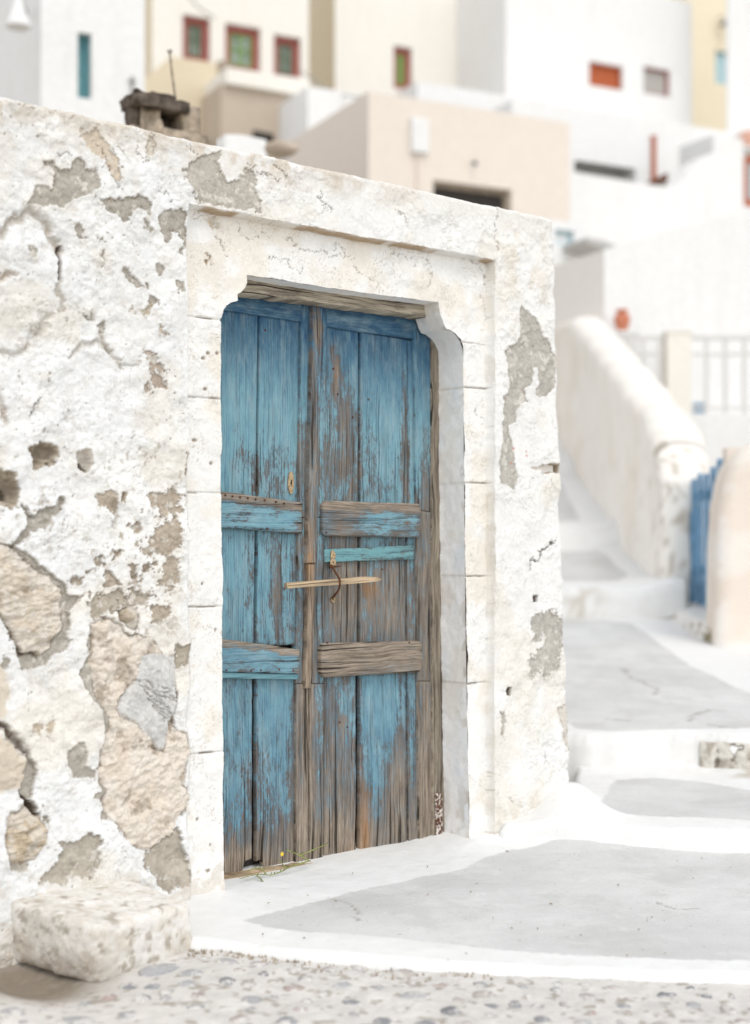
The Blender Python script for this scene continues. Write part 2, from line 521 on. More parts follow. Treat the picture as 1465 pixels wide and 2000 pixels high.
def mat_ground(name, white=(0.765, 0.762, 0.75), cement=(0.60, 0.598, 0.587)):
    """Lime-washed paving; 'cement' is the signed distance (m) to the edge of the bare grey panels."""
    m, nt, b = new_mat(name)
    v = N(nt, 'ShaderNodeNewGeometry').outputs['Position']
    big = noise(nt, v, 1.7, 5, 0.6)
    mid = noise(nt, v, 11, 5, 0.65)
    fine = noise(nt, v, 130, 4, 0.7)
    e = math_n(nt, 'MULTIPLY_ADD', math_n(nt, 'SUBTRACT', noise(nt, v, 26, 6, 0.7), 0.5), 0.05, attr(nt, 'cement'))
    mask = ramp(nt, math_n(nt, 'MULTIPLY_ADD', e, 20.0, 0.5), [(0.36, (1, 1, 1)), (0.50, (0.6, 0.6, 0.6)), (0.68, (0, 0, 0))])
    wc = mixc(nt, ramp(nt, big, [(0.5, (0, 0, 0)), (0.8, (0.35, 0.35, 0.35))]), white, (0.70, 0.67, 0.60))
    wc = mixc(nt, 1.0, wc, ramp(nt, mid, [(0.3, (0.96, 0.96, 0.955)), (0.65, (1.02, 1.02, 1.02))]), 'MULTIPLY')
    cc = mixc(nt, ramp(nt, big, [(0.35, (0, 0, 0)), (0.7, (1, 1, 1))]), tuple(x * 0.94 for x in cement), tuple(x * 1.12 for x in cement))
    patch = noise(nt, v, 3.2, 6, 0.65)
    cc = mixc(nt, ramp(nt, patch, [(0.50, (0, 0, 0)), (0.60, (0.5, 0.5, 0.5))]), cc, tuple(x * y for x, y in zip(cement, (0.86, 0.85, 0.83))))
    cc = mixc(nt, ramp(nt, noise(nt, v, 7.5, 6, 0.7), [(0.56, (0, 0, 0)), (0.68, (0.45, 0.45, 0.45))]), cc, (0.71, 0.705, 0.69))
    cc = mixc(nt, 0.5, cc, ramp(nt, fine, [(0.3, (0.86, 0.86, 0.86)), (0.6, (1.05, 1.05, 1.05))]), 'MULTIPLY')
    dk = noise(nt, v, 55, 2, 0.5)
    cc = mixc(nt, ramp(nt, dk, [(0.715, (0, 0, 0)), (0.735, (0.55, 0.55, 0.55))]), cc, (0.25, 0.22, 0.19))
    scuff = noise(nt, v, 19, 6, 0.72)
    wc = mixc(nt, ramp(nt, scuff, [(0.60, (0, 0, 0)), (0.72, (0.5, 0.5, 0.5))]), wc, (0.60, 0.575, 0.53))
    c = mixc(nt, mask, wc, cc)
    c = mixc(nt, attr(nt, 'stain'), c, (0.44, 0.385, 0.30))
    cr = attr(nt, 'crack')
    c = mixc(nt, cr, c, (0.20, 0.17, 0.13))
    nt.links.new(c, b.inputs['Base Color'])
    p = bump(nt, mid, b, 0.35, 0.012)
    bump(nt, fine, b, 0.35, 0.002, p)
    return m

M = {}
M['plaster'] = mat_tone('old_lime_plaster')
M['lime_stone'] = mat_tone('whitewashed_stone', 0.8, 0.3)
M['mortar'] = mat_tone('bare_mortar', 1.0, 0.6)
M['rubble'] = mat_tone('bare_rubble', 1.1, 0.7)
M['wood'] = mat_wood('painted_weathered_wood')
M['bare_wood'] = mat_wood('bare_weathered_wood', wood_hi=(0.27, 0.23, 0.18))
M['beam_wood'] = mat_wood('pale_weathered_beam', wood_hi=(0.44, 0.39, 0.31))
M['pale_wood'] = mat_wood('pale_new_wood', wood_hi=(0.50, 0.38, 0.25), wood_lo=(0.30, 0.21, 0.13))
M['rust'] = mat_flat('rusted_iron', (0.13, 0.06, 0.03), 0.75, 0.3, 0.6, 180)
M['brass'] = mat_flat('rusted_pale_metal', (0.42, 0.31, 0.19), 0.6, 0.3, 0.55, 160)
M['ground'] = mat_ground('limewashed_paving')
M['dark'] = mat_flat('interior_shade', (0.05, 0.045, 0.04), 1.0)  # near-black colour standing in for shade inside openings and gaps
M['white'] = mat_plaster('white_limewash', (0.78, 0.777, 0.768), (0.58, 0.53, 0.45), 0.4, 1.0, 0.5)
M['white_old'] = mat_plaster('worn_white_limewash', (0.80, 0.775, 0.735), (0.60, 0.50, 0.38), 0.45, 1.0, 0.5)
M['cream'] = mat_plaster('cream_render', (0.80, 0.765, 0.70), (0.62, 0.52, 0.38))
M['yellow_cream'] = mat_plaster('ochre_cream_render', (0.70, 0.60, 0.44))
M['pink_cream'] = mat_plaster('pink_cream_render', (0.735, 0.66, 0.585))
M['yellow'] = mat_plaster('yellow_render', (0.83, 0.735, 0.55))
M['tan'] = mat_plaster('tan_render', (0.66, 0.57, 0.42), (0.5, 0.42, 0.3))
M['brown_wall'] = mat_plaster('brown_stone_render', (0.50, 0.42, 0.34), (0.35, 0.28, 0.21), 0.5)
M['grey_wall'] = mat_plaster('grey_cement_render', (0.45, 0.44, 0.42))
M['rock'] = mat_flat('brown_grey_stone', (0.33, 0.275, 0.215), 0.95, 0, 0.5, 22)
M['dark_rock'] = mat_flat('dark_lava_stone', (0.105, 0.086, 0.07), 0.95, 0, 0.6, 18)
M['red_frame'] = mat_flat('faded_red_paint', (0.32, 0.10, 0.085), 0.6)
M['green_frame'] = mat_flat('green_paint', (0.17, 0.29, 0.085), 0.6)
M['rust_paint'] = mat_flat('rust_red_paint', (0.42, 0.11, 0.045), 0.6, 0, 0.1)
M['dark_rust'] = mat_flat('dark_rust_paint', (0.13, 0.05, 0.025), 0.7)
M['dark_green'] = mat_flat('dark_green_paint', (0.11, 0.14, 0.085), 0.6)
M['teal_paint'] = mat_flat('teal_paint', (0.13, 0.30, 0.33), 0.6)
M['blue_paint'] = mat_flat('blue_gate_paint', (0.175, 0.33, 0.49), 0.6, 0, 0.25, 14)
M['pale_blue'] = mat_flat('pale_blue_paint', (0.42, 0.58, 0.62), 0.6)
M['curtain'] = mat_flat('grey_curtain', (0.42, 0.40, 0.37), 0.8)
M['terracotta'] = mat_flat('terracotta', (0.52, 0.20, 0.12), 0.7, 0, 0.15)
M['pale_terracotta'] = mat_flat('pale_terracotta', (0.60, 0.35, 0.27), 0.8, 0, 0.15)
M['iron_white'] = mat_flat('white_painted_iron', (0.64, 0.625, 0.60), 0.6, 0, 0.05)
M['grey_metal'] = mat_flat('grey_metal', (0.30, 0.29, 0.27), 0.5)
M['black_metal'] = mat_flat('black_metal', (0.04, 0.04, 0.04), 0.5)
M['stem'] = mat_flat('dry_green_stem', (0.28, 0.30, 0.10), 0.8)
M['leaf'] = mat_flat('grey_green_leaf', (0.16, 0.20, 0.08), 0.8)
M['petal'] = mat_flat('yellow_flower', (0.75, 0.52, 0.06), 0.7)
def mat_glass():
    m, nt, b = new_mat('window_glass')
    v = obj_vec(nt)
    n = noise(nt, v, 3.0, 3, 0.5)
    nt.links.new(ramp(nt, n, [(0.35, (0.10, 0.13, 0.10)), (0.65, (0.34, 0.38, 0.34))]), b.inputs['Base Color'])
    b.inputs['Roughness'].default_value = 0.12
    b.inputs['Specular IOR Level'].default_value = 0.6
    return m
M['glass'] = mat_glass()

# ================================================================== THE GROUND
# planes of the paving, as z = CH + a + bX + cY
def pl_from(p0, gx, gy):
    return (p0[2] - gx * p0[0] - gy * p0[1], gx, gy)
LG = 0.045                                # the landing falls away from the wall
L_PL = (-1.163 - LG * (0.518 * 0.653 + 5 * 0.757), -LG * 0.653, LG * 0.757)
S_PL = pl_from((1.0, 5.82, -1.09), -0.01, 0.028)
R_PL = pl_from((1.2, 7.06, -0.862), 0.0, 0.083)
def pz(pl, X, Y): return CH + pl[0] + pl[1] * X + pl[2] * Y
def ppts(pts, pl): return np.array([on_plane(x, y, *pl) for x, y in pts])

def slab(name, outline, pl, res, fills=(), z_extra=None, stain=None, cracks=(), edge_r=0.02, skirt=0.16, wob=0.006, seed=3):
    lo, hi = outline.min(0) - 0.05, outline.max(0) + 0.05
    xs = np.arange(lo[0], hi[0], res); ys = np.arange(lo[1], hi[1], res)
    X, Y = np.meshgrid(xs, ys)
    wx = X + wob * 4 * (fbm(X, Y, 0.22, 3, seed) - 0.5); wy = Y + wob * 4 * (fbm(X, Y, 0.22, 3, seed + 5) - 0.5)
    d = sdf_poly(outline, wx, wy)
    # pull rim points onto the outline
    gx = np.gradient(d, res, axis=1); gy = np.gradient(d, res, axis=0)
    g = np.maximum(np.hypot(gx, gy), 0.3)
    near = np.abs(d) < res * 0.75
    X = np.where(near, X - d * gx / g ** 2, X); Y = np.where(near, Y - d * gy / g ** 2, Y)
    d = np.where(near, 0, d)
    dc = (d[:-1, :-1] + d[1:, 1:] + d[:-1, 1:] + d[1:, :-1]) / 4
    keep = dc < -1e-6
    Z = pz(pl, X, Y) + 0.012 * (fbm(X, Y, 0.35, 4, seed + 9) - 0.5) + 0.003 * (fbm(X, Y, 0.06, 3, seed + 11) - 0.5)
    if z_extra is not None: Z = Z + z_extra(X, Y)
    t = np.clip(1 + d / edge_r, 0, 1)
    Z = Z - edge_r * (1 - np.sqrt(np.clip(1 - t * t, 0, 1)))
    ce = np.full(X.shape, 1.0)
    for f in fills:
        ce = np.minimum(ce, sdf_poly(f, X + 0.02 * (fbm(X, Y, 0.3, 2, seed + 2) - 0.5), Y + 0.02 * (fbm(X, Y, 0.3, 2, seed + 4) - 0.5)))
    cr = np.zeros(X.shape)
    for c in cracks:
        jx = X + 0.10 * (fbm(X, Y, 0.12, 4, seed + 20) - 0.5); jy = Y + 0.10 * (fbm(X, Y, 0.12, 4, seed + 21) - 0.5)
        cr = np.maximum(cr, sstep(res * 0.75, res * 0.25, dist_line(c, jx, jy)))
    st = stain(X, Y) if stain is not None else np.zeros(X.shape)
    Z = Z - 0.004 * cr
    o = grid_mesh(name, np.stack([X, Y, Z], -1), keep, M['ground'], None, True, {'cement': np.clip(ce, -1, 1), 'stain': st, 'crack': cr * 0.5}, None, skirt)
    tag(o, kind='structure')
    return o

# --- landing in front of the door
kerb = [(368, 1832), (430, 1838), (560, 1855), (750, 1873), (1000, 1886), (1250, 1896), (1465, 1903)]
kp = ppts(kerb, L_PL)
out = [tuple(p) for p in kp] + [(3.6, 3.95), (3.6, 6.0), tuple(WO + WD * 1.75 + WN * 0.02)] + [tuple(WO + WD * 1.25 - WN * 0.30), tuple(WO - WD * 0.05 - WN * 0.30)] + [tuple(WO - WD * 0.36 - WN * 0.1)]
F0 = ppts([(477, 1797), (560, 1775), (657, 1751), (725, 1733), (820, 1714), (902, 1698), (947, 1676), (998, 1663), (1079, 1655), (1180, 1652), (1300, 1657), (1480, 1667), (1700, 1680), (2100, 1705), (2120, 1905), (1465, 1878), (1100, 1865), (1000, 1856), (900, 1845), (725, 1830), (600, 1818), (520, 1807)], L_PL)
def land_extra(X, Y):
    s = (X - WO[0]) * WD[0] + (Y - WO[1]) * WD[1]
    d = (X - WO[0]) * WN[0] + (Y - WO[1]) * WN[1]
    z = 0.035 * np.exp(-np.clip(d, 0, 9) / 0.07) * sstep(1.0, 1.35, s)     # lime built up against the pier
    z = z + 0.085 * np.exp(-np.clip(d, 0, 9) / 0.16) * sstep(1.30, 1.62, s)
    z = z + 0.03 * np.exp(-np.clip(5.86 - Y, 0, 9) / 0.07) * sstep(0.6, 0.8, X)
    return z
slab('landing', np.array(out), L_PL, 0.0105, [F0], land_extra, None, [ppts([(1290, 1760), (1330, 1775), (1365, 1772)], L_PL), ppts([(640, 1752), (690, 1775), (700, 1800)], L_PL)], edge_r=0.026)

# --- first step
sf = ppts([(985, 1610), (1085, 1613), (1250, 1617), (1465, 1623), (1700, 1630), (2200, 1645)], S_PL)
out = [tuple(p) for p in sf] + [(3.5, 7.25), (1.0, 7.25), (0.86, 6.35), tuple(WO + WD * 1.45 - WN * 0.15)]
F1 = ppts([(1177, 1588), (1181, 1560), (1190, 1535), (1205, 1526), (1290, 1523), (1380, 1530), (1465, 1547), (1600, 1560), (1600, 1612), (1465, 1603), (1300, 1594)], S_PL)
def step_extra(X, Y):
    c = WO + WD * 1.75
    z = 0.11 * np.exp(-((np.maximum(np.abs(X - c[0]) - 0.03, 0) / 0.12) ** 2 + ((Y - c[1]) / 0.30) ** 2))
    z = z + 0.04 * sstep(1.5, 1.9, X) * sstep(6.4, 7.0, Y) + 0.07 * np.exp(-np.clip(7.08 - Y, 0, 9) / 0.11)
    return z
def step_stain(X, Y):
    return 0.75 * sstep(1.62, 1.75, X) * sstep(6.62, 6.9, Y) * sstep(0.35, 0.6, fbm(X, Y, 0.09, 4, 8))
slab('step', np.array(out), S_PL, 0.013, [F1], step_extra, step_stain, edge_r=0.035, skirt=0.14, seed=23, wob=0.012)

# --- the lane climbing away
rf = ppts([(1060, 1430), (1150, 1434), (1300, 1431), (1380, 1434), (1465, 1437), (1640, 1440), (2080, 1445)], R_PL)
out = [tuple(p) for p in rf] + [(3.4, 10.2), (3.4, 11.45), (0.9, 11.45), (0.4, 8.2)]
F2 = ppts([(1095, 1404), (1125, 1421), (1200, 1427), (1465, 1424), (1640, 1422), (1640, 1425), (1560, 1390), (1465, 1356), (1400, 1322), (1345, 1296), (1310, 1265), (1260, 1226), (1232, 1214), (1180, 1212), (1100, 1211), (1040, 1214), (1040, 1350)], R_PL)
crk = [ppts([(1215, 1305), (1240, 1325), (1270, 1340), (1282, 1358)], R_PL), ppts([(1340, 1412), (1352, 1395), (1385, 1385), (1410, 1390)], R_PL), ppts([(1375, 1416), (1400, 1420), (1440, 1424)], R_PL), ppts([(1185, 1402), (1230, 1410)], R_PL)]
def lane_extra(X, Y):
    return -0.06 * sstep(1.6, 2.4, X) * sstep(8.5, 10, Y) * sstep(11.6, 10.8, Y) + 0.015 * (fbm(X, Y, 0.8, 3, 4) - 0.5)
def lane_stain(X, Y):
    a = 0.35 * np.exp(-((X - 1.5) / 0.25) ** 2 - ((Y - 11.25) / 0.2) ** 2)
    return a * sstep(0.3, 0.6, fbm(X, Y, 0.15, 4, 18))
lane = slab('lane', np.array(out), R_PL, 0.02, [F2], lane_extra, lane_stain, crk, edge_r=0.06, skirt=0.24, seed=41, wob=0.02)

# bare stone showing in the riser at the lane's edge
RB = empty('bare_riser_stone', (1.9, 7.0, CH - 1.02), 'bare dirty tan stone set into the white step riser', 'stone')
mb = []
c0 = at(1368, 1512, 6.99); c1 = at(1500, 1520, 6.90); hgt = 0.155
nx, nz_ = 60, 28
U, Vv = np.meshgrid(np.linspace(0, 1, nx), np.linspace(0, 1, nz_))
Pp = c0[None, None] * (1 - U[..., None]) + c1[None, None] * U[..., None]
Pp[..., 2] += Vv * hgt * (0.93 + 0.12 * fbm(U * 0.3, Vv * 0, 0.05, 3, 5))
rl = fbm(U * 0.4, Vv * 0.18, 0.05, 5, 77)
Pp[..., 1] -= 0.035 * rl * np.sin(np.clip(Vv, 0, 1) * math.pi) ** 0.4 * np.sin(np.clip(U * 1.0, 0, 1) * math.pi) ** 0.3 - 0.02
cc = lerp(np.array([0.40, 0.36, 0.30]), np.array([0.66, 0.63, 0.57]), sstep(0.35, 0.62, fbm(U * 0.4, Vv * 0.18, 0.06, 4, 6))[..., None])
cc = lerp(cc, np.array([0.13, 0.105, 0.08]), (0.8 * sstep(0.40, 0.33, rl))[..., None])
grid_mesh('stone_face', Pp, np.ones((nz_ - 1, nx - 1), bool), M['rubble'], RB, True, None, cc)

# --- upper steps beyond: profile along Y
def upper_steps():
    prof = [(11.42, -0.56), (11.44, -0.30), (11.50, -0.27), (12.5, -0.235), (13.55, -0.06), (14.0, 0.03), (14.06, 0.20), (14.25, 0.26), (14.9, 0.35), (16.0, 0.62), (17.0, 0.84), (17.05, 1.0), (18.5, 1.35), (21, 2.0)]
    ys = np.array([p[0] for p in prof]); zs = np.array([p[1] for p in prof])
    Yg = np.unique(np.concatenate([np.arange(11.42, 21, 0.06), ys, [11.425, 11.43, 11.435, 14.02, 14.04]]))
    Xg = np.arange(0.5, 2.46, 0.04)
    X, Y = np.meshgrid(Xg, Yg)
    Z = CH + np.interp(Y, ys, zs) + 0.03 * (fbm(X, Y, 0.5, 4, 9) - 0.5)
    Z += 0.06 * sstep(2.0, 2.36, X)
    def up(px, py):
        u, v = (px - CX) / F, (HZ - py) / F
        Yt = np.linspace(11.5, 20, 2000)
        k = np.argmin(np.abs(v * Yt - np.interp(Yt, ys, zs)))
        return (u * Yt[k], Yt[k])
    F3 = [up(*p) for p in [(1060, 1134), (1170, 1136), (1228, 1130), (1205, 1112), (1185, 1088), (1165, 1077), (1060, 1077)]]
    F4 = [(1.2, 14.5), up(1135, 1018), up(1122, 995), up(1108, 970), up(1092, 940), (1.2, 17.0)]
    ce = np.minimum(sdf_poly(F3, X, Y), sdf_poly(F4, X, Y))
    st = 0.6 * np.exp(-((X - 1.62) / 0.17) ** 2) * (Y < 11.52) * sstep(0.35, 0.6, fbm(X * 2, Z * 2, 0.12, 4, 3))
    o = grid_mesh('upper_steps', np.stack([X, Y, Z], -1), np.ones((len(Yg) - 1, len(Xg) - 1), bool), M['ground'], None, True, {'cement': np.clip(ce, -1, 1), 'stain': st, 'crack': np.zeros(X.shape)})
    tag(o, kind='structure')
upper_steps()

# --- cobbled street
def street_z(X, Y):
    s = (X - WO[0]) * WD[0] + (Y - WO[1]) * WD[1]; d = (X - WO[0]) * WN[0] + (Y - WO[1]) * WN[1]
    z = pz(L_PL, X, Y) - 0.030 - 0.016 * sstep(-0.45, -0.75, X) + 0.010 * (fbm(X, Y, 0.6, 3, 50) - 0.5)
    z = z - 0.075 * np.exp(-((s + 0.84) / 0.16) ** 2 - ((d - 0.16) / 0.30) ** 2)    # washed-out hollow under the stone block
    return z
def street():
    res = 0.008
    X, Y = np.meshgrid(np.arange(-2.0, 2.4, res), np.arange(3.2, 5.0, res))
    Z = street_z(X, Y)
    lump = fbm(X, Y, 0.09, 4, 51)
    Z = Z + 0.012 * (lump - 0.5) + 0.008 * (fbm(X, Y, 0.035, 4, 52, 0.6) - 0.5)
    base = np.array([0.655, 0.632, 0.60])
    C = base * (0.86 + 0.28 * fbm(X, Y, 0.05, 5, 53))[..., None]
    C = lerp(C, np.array([0.68, 0.655, 0.62]), sstep(0.45, 0.7, fbm(X, Y, 0.5, 3, 54))[..., None])
    s = (X - WO[0]) * WD[0] + (Y - WO[1]) * WD[1]; d = (X - WO[0]) * WN[0] + (Y - WO[1]) * WN[1]
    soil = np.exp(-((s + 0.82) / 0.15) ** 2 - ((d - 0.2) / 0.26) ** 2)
    C = lerp(C, np.array([0.20, 0.155, 0.105]), np.clip(soil * 1.2, 0, 0.85)[..., None])  # dark earth, with the block's overhang shadow painted in
    C = lerp(C, np.array([0.30, 0.26, 0.21]), (0.7 * sstep(0.66, 0.72, fbm(X, Y, 0.03, 3, 55)))[..., None])
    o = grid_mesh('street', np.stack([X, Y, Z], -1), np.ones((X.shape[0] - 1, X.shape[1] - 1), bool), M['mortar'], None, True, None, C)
    tag(o, kind='structure')
    return o
STREET = street()
def cobble_mat():
    m, nt, b = new_mat('street_cobble')
    v = obj_vec(nt)
    r = N(nt, 'ShaderNodeObjectInfo').outputs['Random']
    base = ramp(nt, r, [(0.0, (0.22, 0.22, 0.23)), (0.35, (0.31, 0.31, 0.32)), (0.6, (0.42, 0.415, 0.415)), (0.8, (0.40, 0.31, 0.285)), (1.0, (0.47, 0.44, 0.41))])
    n = noise(nt, N(nt, 'ShaderNodeNewGeometry').outputs['Position'], 19, 6, 0.72)
    f = noise(nt, N(nt, 'ShaderNodeNewGeometry').outputs['Position'], 190, 4, 0.7)
    c = mixc(nt, ramp(nt, n, [(0.47, (0, 0, 0)), (0.56, (1, 1, 1))]), base, (0.625, 0.603, 0.57))
    c = mixc(nt, 0.6, c, ramp(nt, f, [(0.3, (0.75, 0.75, 0.75)), (0.6, (1.1, 1.1, 1.1))]), 'MULTIPLY')
    nt.links.new(c, b.inputs['Base Color'])
    p = bump(nt, n, b, 0.5, 0.006); bump(nt, f, b, 0.5, 0.002, p)
    return m
def cobbles():
    mat = cobble_mat()
    meshes = []
    for k in range(9):
        V, Fc = [(0, 0, 0.011)], []
        rr = RNG.uniform(0.55, 1.3, 10)
        rr = (rr + 0.6 * np.roll(rr, 1)) / 1.6
        for ring, (f_, z) in enumerate([(0.55, 0.0105), (0.86, 0.006), (1.0, -0.004), (1.04, -0.02)]):
            for i in range(10):
                w = 2 * math.pi * i / 10
                j = RNG.uniform(0.95, 1.05)
                V.append((rr[i] * f_ * j * math.cos(w), rr[i] * f_ * j * math.sin(w), z + RNG.uniform(-.0015, .0015)))
        Fc += [(0, 1 + i, 1 + (i + 1) % 10) for i in range(10)]
        for q in range(3):
            Fc += [(1 + q * 10 + i, 1 + (q + 1) * 10 + i, 1 + (q + 1) * 10 + (i + 1) % 10, 1 + q * 10 + (i + 1) % 10) for i in range(10)]
        me = bpy.data.meshes.new('cobble')
        me.from_pydata(V, [], Fc); me.update()
        me.polygons.foreach_set('use_smooth', [True] * len(me.polygons))
        me.materials.append(mat)
        meshes.append(me)
    spots = []
    tr = [(310, 1895, 40), (215, 1940, 18), (445, 1885, 30), (375, 1905, 26), (505, 1888, 22), (440, 1918, 26), (365, 1925, 22), (385, 1965, 22), (385, 1947, 24), (255, 1975, 34), (155, 1985, 50), (575, 1928, 26), (627, 1937, 22), (620, 1870, 20), (545, 1868, 18), (485, 1922, 22), (300, 1925, 20), (860, 1915, 28), (800, 1910, 24), (780, 1895, 30), (1020, 1915, 20), (1085, 1920, 18), (1150, 1930, 26), (780, 1955, 26), (880, 1960, 24), (1005, 1945, 16), (1010, 1960, 18), (1060, 1970, 26), (1140, 1975, 30), (1290, 1975, 24), (830, 1985, 30), (700, 1890, 22), (690, 1950, 26), (560, 1985, 30), (470, 1985, 24)]
    for px, py, w in tr:
        p = on_plane(px, py, -1.228, 0, 0)
        spots.append((p[0], p[1], w / F * p[1] * 1.0))
    tries = 0
    while tries < 6000 and len(spots) < 210:
        tries += 1
        x, y = RNG.uniform(-1.6, 1.7), RNG.uniform(3.55, 4.5)
        r = RNG.uniform(0.018, 0.052)
        if abs(x) > 0.37 * y: continue
        kx = np.interp(x, kp[:, 0], kp[:, 1])
        if x > -0.57 and y > kx - r - 0.03: continue
        s = (x - WO[0]) * WD[0] + (y - WO[1]) * WD[1]; d = (x - WO[0]) * WN[0] + (y - WO[1]) * WN[1]
        if x <= -0.55 and d < 0.50: continue
        if all((x - a) ** 2 + (y - b) ** 2 > (1.25 * (r + c)) ** 2 for a, b, c in spots):
            spots.append((x, y, r))
    for x, y, r in spots:
        o = bpy.data.objects.new('cobble', random.choice(meshes))
        COL.objects.link(o)
        o.parent = STREET
        org = ORG[STREET.name]
        z = float(street_z(np.array([x]), np.array([y]))[0])
        o.location = (x - org[0], y - org[1], z - 0.0055 + random.uniform(-0.004, 0.003) - org[2])
        o.rotation_euler = (random.uniform(-.06, .06), random.uniform(-.06, .06), random.uniform(0, 6.28))
        a = random.uniform(0.85, 1.2)
        o.scale = (r * a, r / a, 1)
cobbles()

# --- the hill, one sheet to the horizon
def terrain():
    xs = np.concatenate([np.linspace(-600, -30, 20), np.linspace(-28, 28, 57), np.linspace(30, 600, 20)])
    ys = np.concatenate([np.linspace(-600, -20, 16), np.linspace(-18, 60, 79), np.linspace(65, 600, 20)])
    X, Y = np.meshgrid(xs, ys)
    Z = CH - 1.42 - 0.35 * sstep(4.6, 6, Y) + np.interp(Y, [11, 20, 30, 60, 200, 600], [0, 1.2, 4.5, 14, 30, 45]) + 0.5 * (fbm(X, Y, 9, 3, 2) - 0.5) * sstep(24, 34, Y)
    o = grid_mesh('terrain', np.stack([X, Y, Z], -1), np.ones((len(ys) - 1, len(xs) - 1), bool), mat_plaster('dry_hillside', (0.46, 0.42, 0.36), (0.3, 0.27, 0.2), 0.5, 0.3), None, True)
    tag(o, kind='structure')
terrain()

# ================================================================== THE OLD HOUSE
HOUSE = empty('old_house', (*(WO + WD * 0.4), CH - 1.13), 'crumbling whitewashed house front with flaking plaster around the blue door', 'house')
SUR = -0.045                 # the dressed stone surround lies back from the plaster
ZTOP = CH + 1.391

def build_wall():
    h = 0.0034
    sL = -1.72
    zs = np.arange(CH - 1.36, ZTOP + 0.0001, h)
    zs = np.append(zs, ZTOP)
    edge = np.array([wall_sz(x, y) for x, y in [(1083, 420), (1086, 560), (1090, 700), (1093, 860), (1097, 1000), (1102, 1150), (1108, 1300), (1112, 1420), (1115, 1540), (1116, 1700)]])
    ss = np.arange(sL, 1.725, h)
    S, Z = np.meshgrid(ss, zs)
    eb = np.interp(Z, edge[::-1, 1], edge[::-1, 0]) + 0.012 * (fbm(Z, Z * 0, 0.11, 4, 3) - 0.5) * 2
    S = np.where(S > 1.35, 1.35 + (S - 1.35) * (eb - 1.35) / (ss[-1] - 1.35), S)
    nz_, ns = S.shape
    # ---- opening
    op_px = [(437, 1860), (436, 1715), (434, 1500), (433, 1300), (431, 960), (430, 640), (429, 624), (432, 619), (434, 606), (441, 597), (451, 591), (462, 588), (463, 575), (471, 571), (479, 563), (483, 552), (482, 537), (560, 549), (640, 562), (720, 573), (790, 582), (856, 590), (857, 600), (860, 614), (866, 630), (871, 642), (879, 645), (888, 652), (897, 664), (903, 680), (905, 697), (906, 900), (909, 1200), (914, 1500), (917, 1660), (918, 1860)]
    op = wall_pts(op_px, SUR)
    wob_s = S + 0.004 * (fbm(S, Z, 0.06, 3, 5) - 0.5); wob_z = Z + 0.004 * (fbm(S, Z, 0.06, 3, 6) - 0.5)
    dop = sdf_poly(op, wob_s, wob_z)
    gs = np.gradient(dop, h, axis=1); gz = np.gradient(dop, h, axis=0)
    near = (np.abs(dop) < h * 0.8)
    g2 = np.maximum(gs * gs + gz * gz, 0.25)
    S = np.where(near, S - dop * gs / g2, S); Z = np.where(near, Z - dop * gz / g2, Z)
    dopc = (dop[:-1, :-1] + dop[1:, 1:] + dop[1:, :-1] + dop[:-1, 1:]) / 4
    hole = dopc < 0
    # ---- warped coordinates for ragged edges
    j1, j2 = fbm(S, Z, 0.07, 6, 11, 0.68) - 0.5, fbm(S, Z, 0.07, 6, 12, 0.68) - 0.5
    JS, JZ = S + 0.062 * j1, Z + 0.062 * j2
    def win(pts, pad):
        lo, hi = pts.min(0) - pad, pts.max(0) + pad
        r0, r1 = np.searchsorted(zs, lo[1]), np.searchsorted(zs, hi[1])
        c0, c1 = np.searchsorted(ss, lo[0]), np.searchsorted(ss, hi[0])
        return slice(max(r0 - 2, 0), min(r1 + 2, len(zs))), slice(max(c0 - 12, 0), min(c1 + 12, len(ss)))
    def region(px, d=0.0, jag=1.0):
        pts = wall_pts(px, d); w = win(pts, 0.12)
        q = np.full(S.shape, 1.0)
        q[w] = sdf_poly(pts, S[w] + (JS[w] - S[w]) * jag, Z[w] + (JZ[w] - Z[w]) * jag)
        return q
    # ---- base relief
    left = sstep(0.0, -0.22, S)              # rough rubble wall under the plaster on this side
    lowr = sstep(CH + 0.6, CH - 0.2, Z)
    n_big = fbm(S, Z, 0.24, 4, 21); n_mid = fbm(S, Z, 0.06, 4, 22); n_fin = fbm(S, Z, 0.014, 3, 23); n_grit = fbm(S, Z, 0.008, 2, 24)
    H = (0.006 + 0.032 * left) * (n_big - 0.5) + (0.004 + 0.007 * left) * (n_mid - 0.5) + (0.0012 + 0.0018 * left) * (n_fin - 0.5)
    # flakes of old lime coats: small steps along wandering lines
    fl = fbm(S, Z, 0.13, 5, 31, 0.58)
    flm = sstep(0.42, 0.6, fbm(S, Z, 0.3, 3, 32))
    flake = np.zeros(S.shape)
    for t in (0.40, 0.46, 0.52, 0.58, 0.64):
        flake += sstep(t - 0.004, t + 0.004, fl)
    H += 0.0021 * flake * (0.35 + 0.65 * flm)
    fl_edge = np.zeros(S.shape)
    for t in (0.46, 0.52, 0.58):
        fl_edge = np.maximum(fl_edge, np.exp(-((fl - t) / 0.0035) ** 2))
    fl_edge *= sstep(0.50, 0.64, fbm(S, Z, 0.08, 3, 33))
    fl2 = fbm(S * 0.8 + Z * 0.3, Z - S * 0.25, 0.06, 5, 34, 0.62)
    m2 = sstep(0.44, 0.60, fbm(S, Z, 0.19, 3, 35))
    for t in (0.43, 0.50, 0.57):
        H += 0.0013 * m2 * sstep(t - 0.006, t + 0.006, fl2)
        fl_edge = np.maximum(fl_edge, 0.75 * m2 * np.exp(-((fl2 - t) / 0.005) ** 2) * sstep(0.50, 0.62, fbm(S, Z, 0.05, 3, 36)))
    H += 0.0016 * (fbm(S + Z * 0.4, (Z - S * 0.4) * 0.6, 0.010, 3, 37, 0.65) - 0.5) * (0.5 + 0.4 * left)
